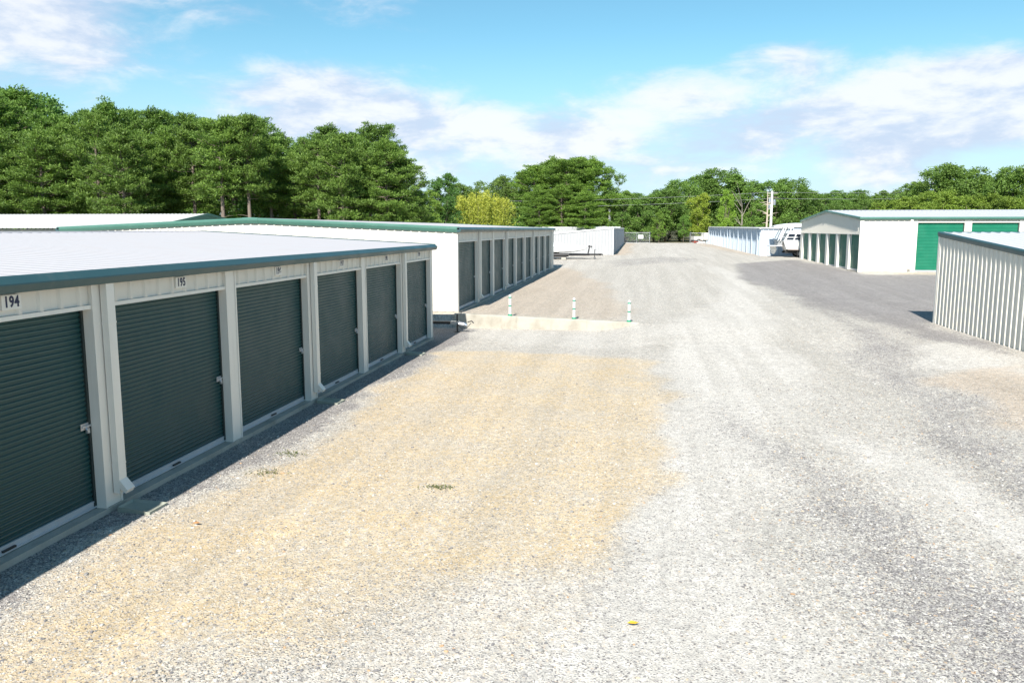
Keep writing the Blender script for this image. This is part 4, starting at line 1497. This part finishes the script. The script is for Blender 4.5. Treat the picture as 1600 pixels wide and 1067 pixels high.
# left pine stand: front row by bearing
front = [(-60, 175, 70, 2), (-8, 205, 68, 0), (32, 215, 72, 1), (72, 210, 69, 2), (112, 200, 73, 4), (160, 185, 71, 0), (196, 205, 67, 2), (232, 215, 72, 2), (268, 205, 75, 4), (305, 200, 74, 1), (348, 198, 70, 3),
         (392, 196, 71, 3), (424, 222, 76, 1), (462, 244, 78, 2), (500, 228, 74, 3), (540, 215, 72, 0), (578, 232, 77, 3), (606, 222, 74, 2), (634, 252, 76, 0), (655, 300, 80, 2)]
for i, (px, ty, y, sd) in enumerate(front):
    tree('pine', px, ty, y, 'pine in the front row of the left stand, ' + ORD[i] + ' from the left', 'pines in the front row of the left stand', 1.12, (1, 1, .95), seed=sd)
back = [(0, 150, 84, 0), (45, 152, 90, 1), (95, 190, 86, 3), (140, 180, 88, 4), (178, 166, 85, 2), (215, 178, 92, 0), (250, 182, 87, 1), (290, 188, 90, 3), (330, 192, 88, 4), (370, 190, 86, 0), (408, 192, 90, 1), (440, 212, 94, 2),
        (480, 222, 90, 4), (515, 206, 88, 1), (560, 214, 93, 0), (590, 206, 90, 3), (620, 232, 92, 4)]
for i, (px, ty, y, sd) in enumerate(back):
    tree('pine', px, ty, y, 'back pine showing its top above the left stand\'s front row, ' + ORD[i] + ' from the left', 'pines behind the front row of the left stand', 1.15, (.92, .98, .95), seed=sd)
for q in range(22):
    px = -40 + q * 31 + float(RNG.uniform(-10, 10))
    tree('pine', px, 232 + float(RNG.uniform(-12, 20)) + (30 if px > 560 else 0), float(RNG.uniform(98, 112)), 'pine deep in the shade of the left stand', 'pines deep in the left stand', 1.2, (.85, .92, .9))
tree('broad', 20, 132, 96, 'tallest broadleaf tree rising above the pines at the left edge', None, .9, (.75, .95, .95), seed=0)
tree('broad', 66, 150, 98, 'tall dark broadleaf tree right of the tallest one above the pines', None, .8, (.7, .9, .9), seed=2)
tree('broad', 692, 268, 110, 'dark rounded broadleaf tree right of the pine stand', None, .85, (.62, .82, .75), seed=1)
tree('broad', 672, 296, 92, 'fresh green broadleaf tree at the right foot of the pine stand', None, .9, (1.15, 1.15, .9), seed=3)
tree('broad', 645, 322, 84, 'low bright tree against the right end of the pine stand', None, 1.1, (1.1, 1.15, .85), seed=1)
# low growth along the stand, seen under the crowns
for q in range(24):
    px = -30 + q * 29 + float(RNG.uniform(-9, 9))
    if 285 < px < 520 and q % 3:
        continue
    tree('bush', px, 326 + float(RNG.uniform(-16, 10)), float(RNG.uniform(72, 94)), 'low shrub growing in the shade under the left pines', 'shrubs under the left pines', 1.3, (.8, .95, .8))

# far woods behind the buildings
mid = [(722, 284, 168, 0), (752, 282, 175, 4), (790, 276, 170, 2), (818, 268, 165, 3)]
for i, (px, ty, y, sd) in enumerate(mid):
    tree('broad', px, ty, y, 'greyish broadleaf tree behind the bamboo, ' + ORD[i] + ' from the left', 'trees behind the bamboo', 1.05, (.95, .95, .95), seed=sd)
cp = [(836, 262, 150, 0), (862, 252, 156, 2), (885, 256, 148, 3), (905, 250, 154, 0), (925, 252, 150, 2), (842, 296, 142, 2), (878, 292, 143, 0), (914, 300, 141, 2)]
for i, (px, ty, y, sd) in enumerate(cp):
    tree('pine', px, ty, y, 'pine in the clump behind the white ribbed building, ' + ORD[i] + ' counted', 'pines behind the white ribbed building', 1.55, (1.1, 1.12, .95), seed=sd)
tree('broad', 955, 260, 152, 'airy broadleaf tree with sky showing through, right of the centre pines', None, .8, (1.0, 1.05, 1.1), seed=4)
tree('broad', 975, 296, 150, 'lower pale broadleaf tree left of the gate gap', None, .9, (1.0, 1.05, 1.0), seed=1)
fr = [(1000, 305, 148, 1), (1022, 300, 150, 3), (1040, 292, 153, 0), (1062, 282, 158, 2), (1094, 272, 163, 0), (1118, 265, 166, 2), (1146, 272, 164, 1), (1176, 282, 160, 3), (1205, 280, 162, 0), (1232, 280, 165, 2), (1258, 290, 168, 1), (1282, 302, 172, 4), (1310, 306, 182, 0), (1336, 308, 186, 3)]
for i, (px, ty, y, sd) in enumerate(fr):
    tree('broad', px, ty, y, 'broadleaf tree of the far woods between gate gap and cream building, ' + ORD[i] + ' from the left', 'broadleaf trees behind the gate gap', 1.15, (.92, 1.0, .9), seed=sd)
tree('broad', 1133, 296, 143, 'bright green young tree standing out before the far woods', None, .62, (1.5, 1.55, .9), seed=3)
tree('broad', 1090, 300, 146, 'yellowish green tree right of the gate gap', None, .85, (1.6, 1.3, .75), seed=1)
tree('broad', 1030, 330, 141, 'small leafy tree inside the gate gap', None, .8, (1.05, 1.1, .8), seed=3)
tree('broad', 1068, 335, 145, 'small dark tree at the right side of the gate gap', None, .8, (.85, 1.0, .8), seed=0)
rt = [(1352, 302, 150, 4), (1372, 296, 158, 1), (1400, 296, 155, 3), (1430, 282, 150, 0), (1462, 258, 146, 2), (1492, 256, 148, 0), (1522, 272, 152, 1), (1548, 280, 148, 3), (1578, 262, 140, 2), (1606, 254, 138, 0), (1640, 258, 140, 1)]
for i, (px, ty, y, sd) in enumerate(rt):
    tree('broad', px, ty, y, 'broadleaf tree behind the cream building roof, ' + ORD[i] + ' from the left', 'trees behind the cream building', 1.1, (.95, 1.0, .88), seed=sd)
for i, (px, ty) in enumerate(((1385, 312), (1418, 306), (1450, 300), (1476, 296), (1510, 304), (1545, 300), (1585, 305), (1620, 300))):
    tree('broad', px, ty, 128, 'low tree of the front row behind the cream building roof, ' + ORD[i] + ' from the left', 'low trees behind the cream building', 1.25, (1.25, 1.15, .8), seed=i)
for q in range(40):
    px = 690 + q * 24 + float(RNG.uniform(-8, 8))
    tree('broad', px, 302 + float(RNG.uniform(-8, 18)), float(RNG.uniform(186, 215)), 'broadleaf tree filling the far background of the woods', 'trees deep in the far woods', 1.5, (.85, .92, .9))
for q in range(44):
    px = 690 + q * 22 + float(RNG.uniform(-8, 8))
    if 1012 < px < 1080 and q % 2:
        continue
    tree('bush', px, 344 + float(RNG.uniform(-14, 10)), float(RNG.uniform(142, 170)), 'shrub filling in under the far woods', 'shrubs under the far woods', 1.4, (.9, 1.0, .85))

# bare pale trunks among the far woods
def snag(px, top_y, y, label, fork=False, mat=None):
    x = place(px, y)
    d = pix_dir(px, top_y)
    h = 3.5 + d.z / d.y * y - gz(x, y)
    rng = np.random.default_rng(int(px))
    m = MB()
    t = thing('dead_tree', label, 'tree', (x, y, gz(x, y)))
    m.tube([(0, 0, -.3), (.1, 0, h * .5), (0, 0, h)], [.20, .14, .04] if not fork else [.15, .11, .03], 8)
    obj('trunk', m, mat or bark_pale, t)
    for i in range(16 if not fork else 7):
        z = h * rng.uniform(.35, .97)
        a = rng.choice([0, math.pi]) + rng.normal(0, .6)
        L = rng.uniform(.6, 2.2) if not fork else rng.uniform(1.5, 3.5)
        up = rng.uniform(-.2, .5) if not fork else rng.uniform(1.2, 2.2)
        e = Vector((math.cos(a) * L, math.sin(a) * L, z + up * L * .8))
        obj('branch', MB().tube([(0.05, 0, z), e * .5 + Vector((0, 0, z * .5 + .1)), e], [.06, .04, .015], 5, False), mat or bark_pale, t)
    return t


snag(1197, 298, 146, 'pale dead trunk with bare side branches left of the utility pole')
snag(1158, 318, 146, 'bare forked grey trunk at the edge of the far woods', True, bark_grey)

# bamboo: a thicket nobody could count the canes of
rng = np.random.default_rng(5)
cx0, cx1 = place(700, 128), place(800, 128)
N = 15000
px_ = rng.uniform(cx0, cx1, N)
py_ = rng.uniform(126, 133, N)
cl = rng.integers(0, 60, N)
clx = rng.uniform(cx0 + .5, cx1 - .5, 60)
cly = rng.uniform(126, 133, 60)
clh = 6.6 + 2.2 * np.sin((clx - cx0) / (cx1 - cx0) * math.pi) * rng.uniform(.5, 1.15, 60)
zz = rng.random(N) ** .7
px_ = clx[cl] + rng.normal(0, .55, N) * (1.15 - .65 * zz)
py_ = cly[cl] + rng.normal(0, .55, N) * (1.15 - .65 * zz)
pz_ = zz * clh[cl] + 0.6
cen = np.stack([px_, py_, pz_], 1)
dd = np.stack([rng.normal(0, .5, N), rng.normal(0, .5, N), rng.normal(.5, .5, N)], 1)
bm_ = leaf_mesh('leaves', cen - np.array([(cx0 + cx1) / 2, 129.5, 1.1]), dd, rng.uniform(.28, .55, N), rng.uniform(.08, .17, N), zz * .75 + rng.random(N) * .2, bamboo_leaf)
t = thing('bamboo_thicket', 'yellow-green bamboo thicket behind the roof of the white-ended building', 'bamboo', ((cx0 + cx1) / 2, 129.5, 1.1))
o = obj('leaves', bm_, None, t)
o['kind'] = 'stuff'
m = MB()
for i in range(60):
    m.tube([(clx[i] - (cx0 + cx1) / 2, cly[i] - 129.5, -.4), (clx[i] - (cx0 + cx1) / 2 + rng.normal(0, .3), cly[i] - 129.5, clh[i] - .9)], [.035, .012], 5, False)
o = obj('canes', m, painted('bamboo_cane', (.30, .30, .10), .5, .1), t)
o['kind'] = 'stuff'

# ------------------------------------------------------------------ loose stones, a few leaves and weeds
rng = np.random.default_rng(3)
NS = 30000
u = rng.random(NS)
sy = 4.6 + 15 * u ** 1.5
sx = rng.uniform(-6.3, 7.0, NS)
keep = (np.abs(sx + 0.1) < sy * .78 + 1.0) & (sx > -6.35)
sx, sy = sx[keep], sy[keep]
# fewer stones on the dusty and pressed parts
tn = poly_mask(sx, sy, [(-5.3, 21), (0.6, 21), (0.2, 9), (-2, 7.5), (-5.2, 6)], .5)
wt = poly_mask(sx, sy, [(0.4, 20), (2.4, 20), (2.2, 13), (1.2, 9), (.2, 4), (-.2, 9)], .5)
keep = rng.random(len(sx)) > .62 * np.maximum(tn, wt)
sx, sy = sx[keep], sy[keep]
n = len(sx)
sz = ground_z(sx, sy) + (fbm(sx, sy, 0.5, 11) - 0.5) * 0.05
r = rng.gamma(4, .0016, n) + .005
ico = np.array([(0, 0, 1), (.894, 0, .447), (.276, .851, .447), (-.724, .526, .447), (-.724, -.526, .447), (.276, -.851, .447), (.724, .526, -.447), (-.276, .851, -.447), (-.894, 0, -.447), (-.276, -.851, -.447), (.724, -.526, -.447), (0, 0, -1)])
icf = np.array([(0, 1, 2), (0, 2, 3), (0, 3, 4), (0, 4, 5), (0, 5, 1), (1, 6, 2), (2, 7, 3), (3, 8, 4), (4, 9, 5), (5, 10, 1), (2, 6, 7), (3, 7, 8), (4, 8, 9), (5, 9, 10), (1, 10, 6)])
ang = rng.random(n) * 6.283
st = np.stack([r * rng.uniform(.8, 1.5, n), r * rng.uniform(.7, 1.1, n), r * rng.uniform(.4, .75, n)], 1)
pv = ico[None] * st[:, None, :] * rng.uniform(.75, 1.2, (n, 12, 1))
ca, sa = np.cos(ang)[:, None], np.sin(ang)[:, None]
vx = pv[..., 0] * ca - pv[..., 1] * sa + sx[:, None]
vy = pv[..., 0] * sa + pv[..., 1] * ca + sy[:, None]
vz = pv[..., 2] + (sz + r * .18)[:, None]
V = np.stack([vx, vy, vz], -1).reshape(-1, 3)
F = (icf[None] + (np.arange(n) * 12)[:, None, None]).reshape(-1, 3)
me = bpy.data.meshes.new('loose_gravel')
me.from_pydata(V.tolist(), [], F.tolist())
me.update()
sm, k, b = principled('loose_stones', .9, 0, .2)
geo = k.n('ShaderNodeNewGeometry')
k.l.new(palette_in(k, geo.outputs['Random Per Island'], [(0, (.20, .19, .19)), (.22, (.31, .295, .28)), (.45, (.40, .38, .35)), (.65, (.49, .46, .41)), (.80, (.47, .39, .29)), (.88, (.56, .54, .50)), (.96, (.64, .62, .58)), (.985, (.5, .32, .19))]), b.inputs['Base Color'])
o = obj('loose_gravel', me, sm)
tag(o, 'loose pebbles scattered over the gravel yard', 'gravel', None, 'stuff')

leafm = painted('yellow_leaf', (.75, .42, .03), .6, .1)
rust_leaf = painted('rust_leaf', (.42, .18, .05), .7, .1)
for lab, x, y, mt, s in (('yellow fallen leaf on the gravel at the bottom of the picture', .02, 6.86, leafm, .05), ('rusty brown fallen leaf on gravel below door 195', -5.15, 8.55, rust_leaf, .05)):
    m = MB().add([(-s, 0, 0), (-.3 * s, -.55 * s, .012), (.5 * s, -.4 * s, .008), (s * 1.1, 0, .016), (.5 * s, .45 * s, .01), (-.3 * s, .5 * s, .014)], [(0, 1, 2, 3), (0, 3, 4, 5)])
    tag(obj('fallen_leaf', m, mt, None, (x, y, gz(x, y) + .022)), lab, 'leaf')
weed_leaf = leaf_mat('weed_leaves', (.07, .09, .03), (.17, .19, .07))
for lab, x, y, s in (('small green weed growing in the tan gravel', -2.62, 10.35, .10), ('flat dry weed by the shadow edge below door 195', -5.25, 10.6, .13), ('small weed tuft at the edge of the shadow near door 196', -5.35, 11.6, .12)):
    nl = 90
    c = np.stack([rng.normal(0, s, nl), rng.normal(0, s * .6, nl), rng.uniform(0, .02, nl)], 1)
    d = np.stack([rng.normal(0, 1, nl), rng.normal(0, 1, nl), rng.uniform(.2, 1, nl)], 1)
    wm = leaf_mesh('weed', c, d, rng.uniform(.03, .07, nl), rng.uniform(.008, .018, nl), rng.random(nl), weed_leaf)
    tag(obj('weed', wm, None, None, (x, y, gz(x, y))), lab, 'weed', None, 'stuff')
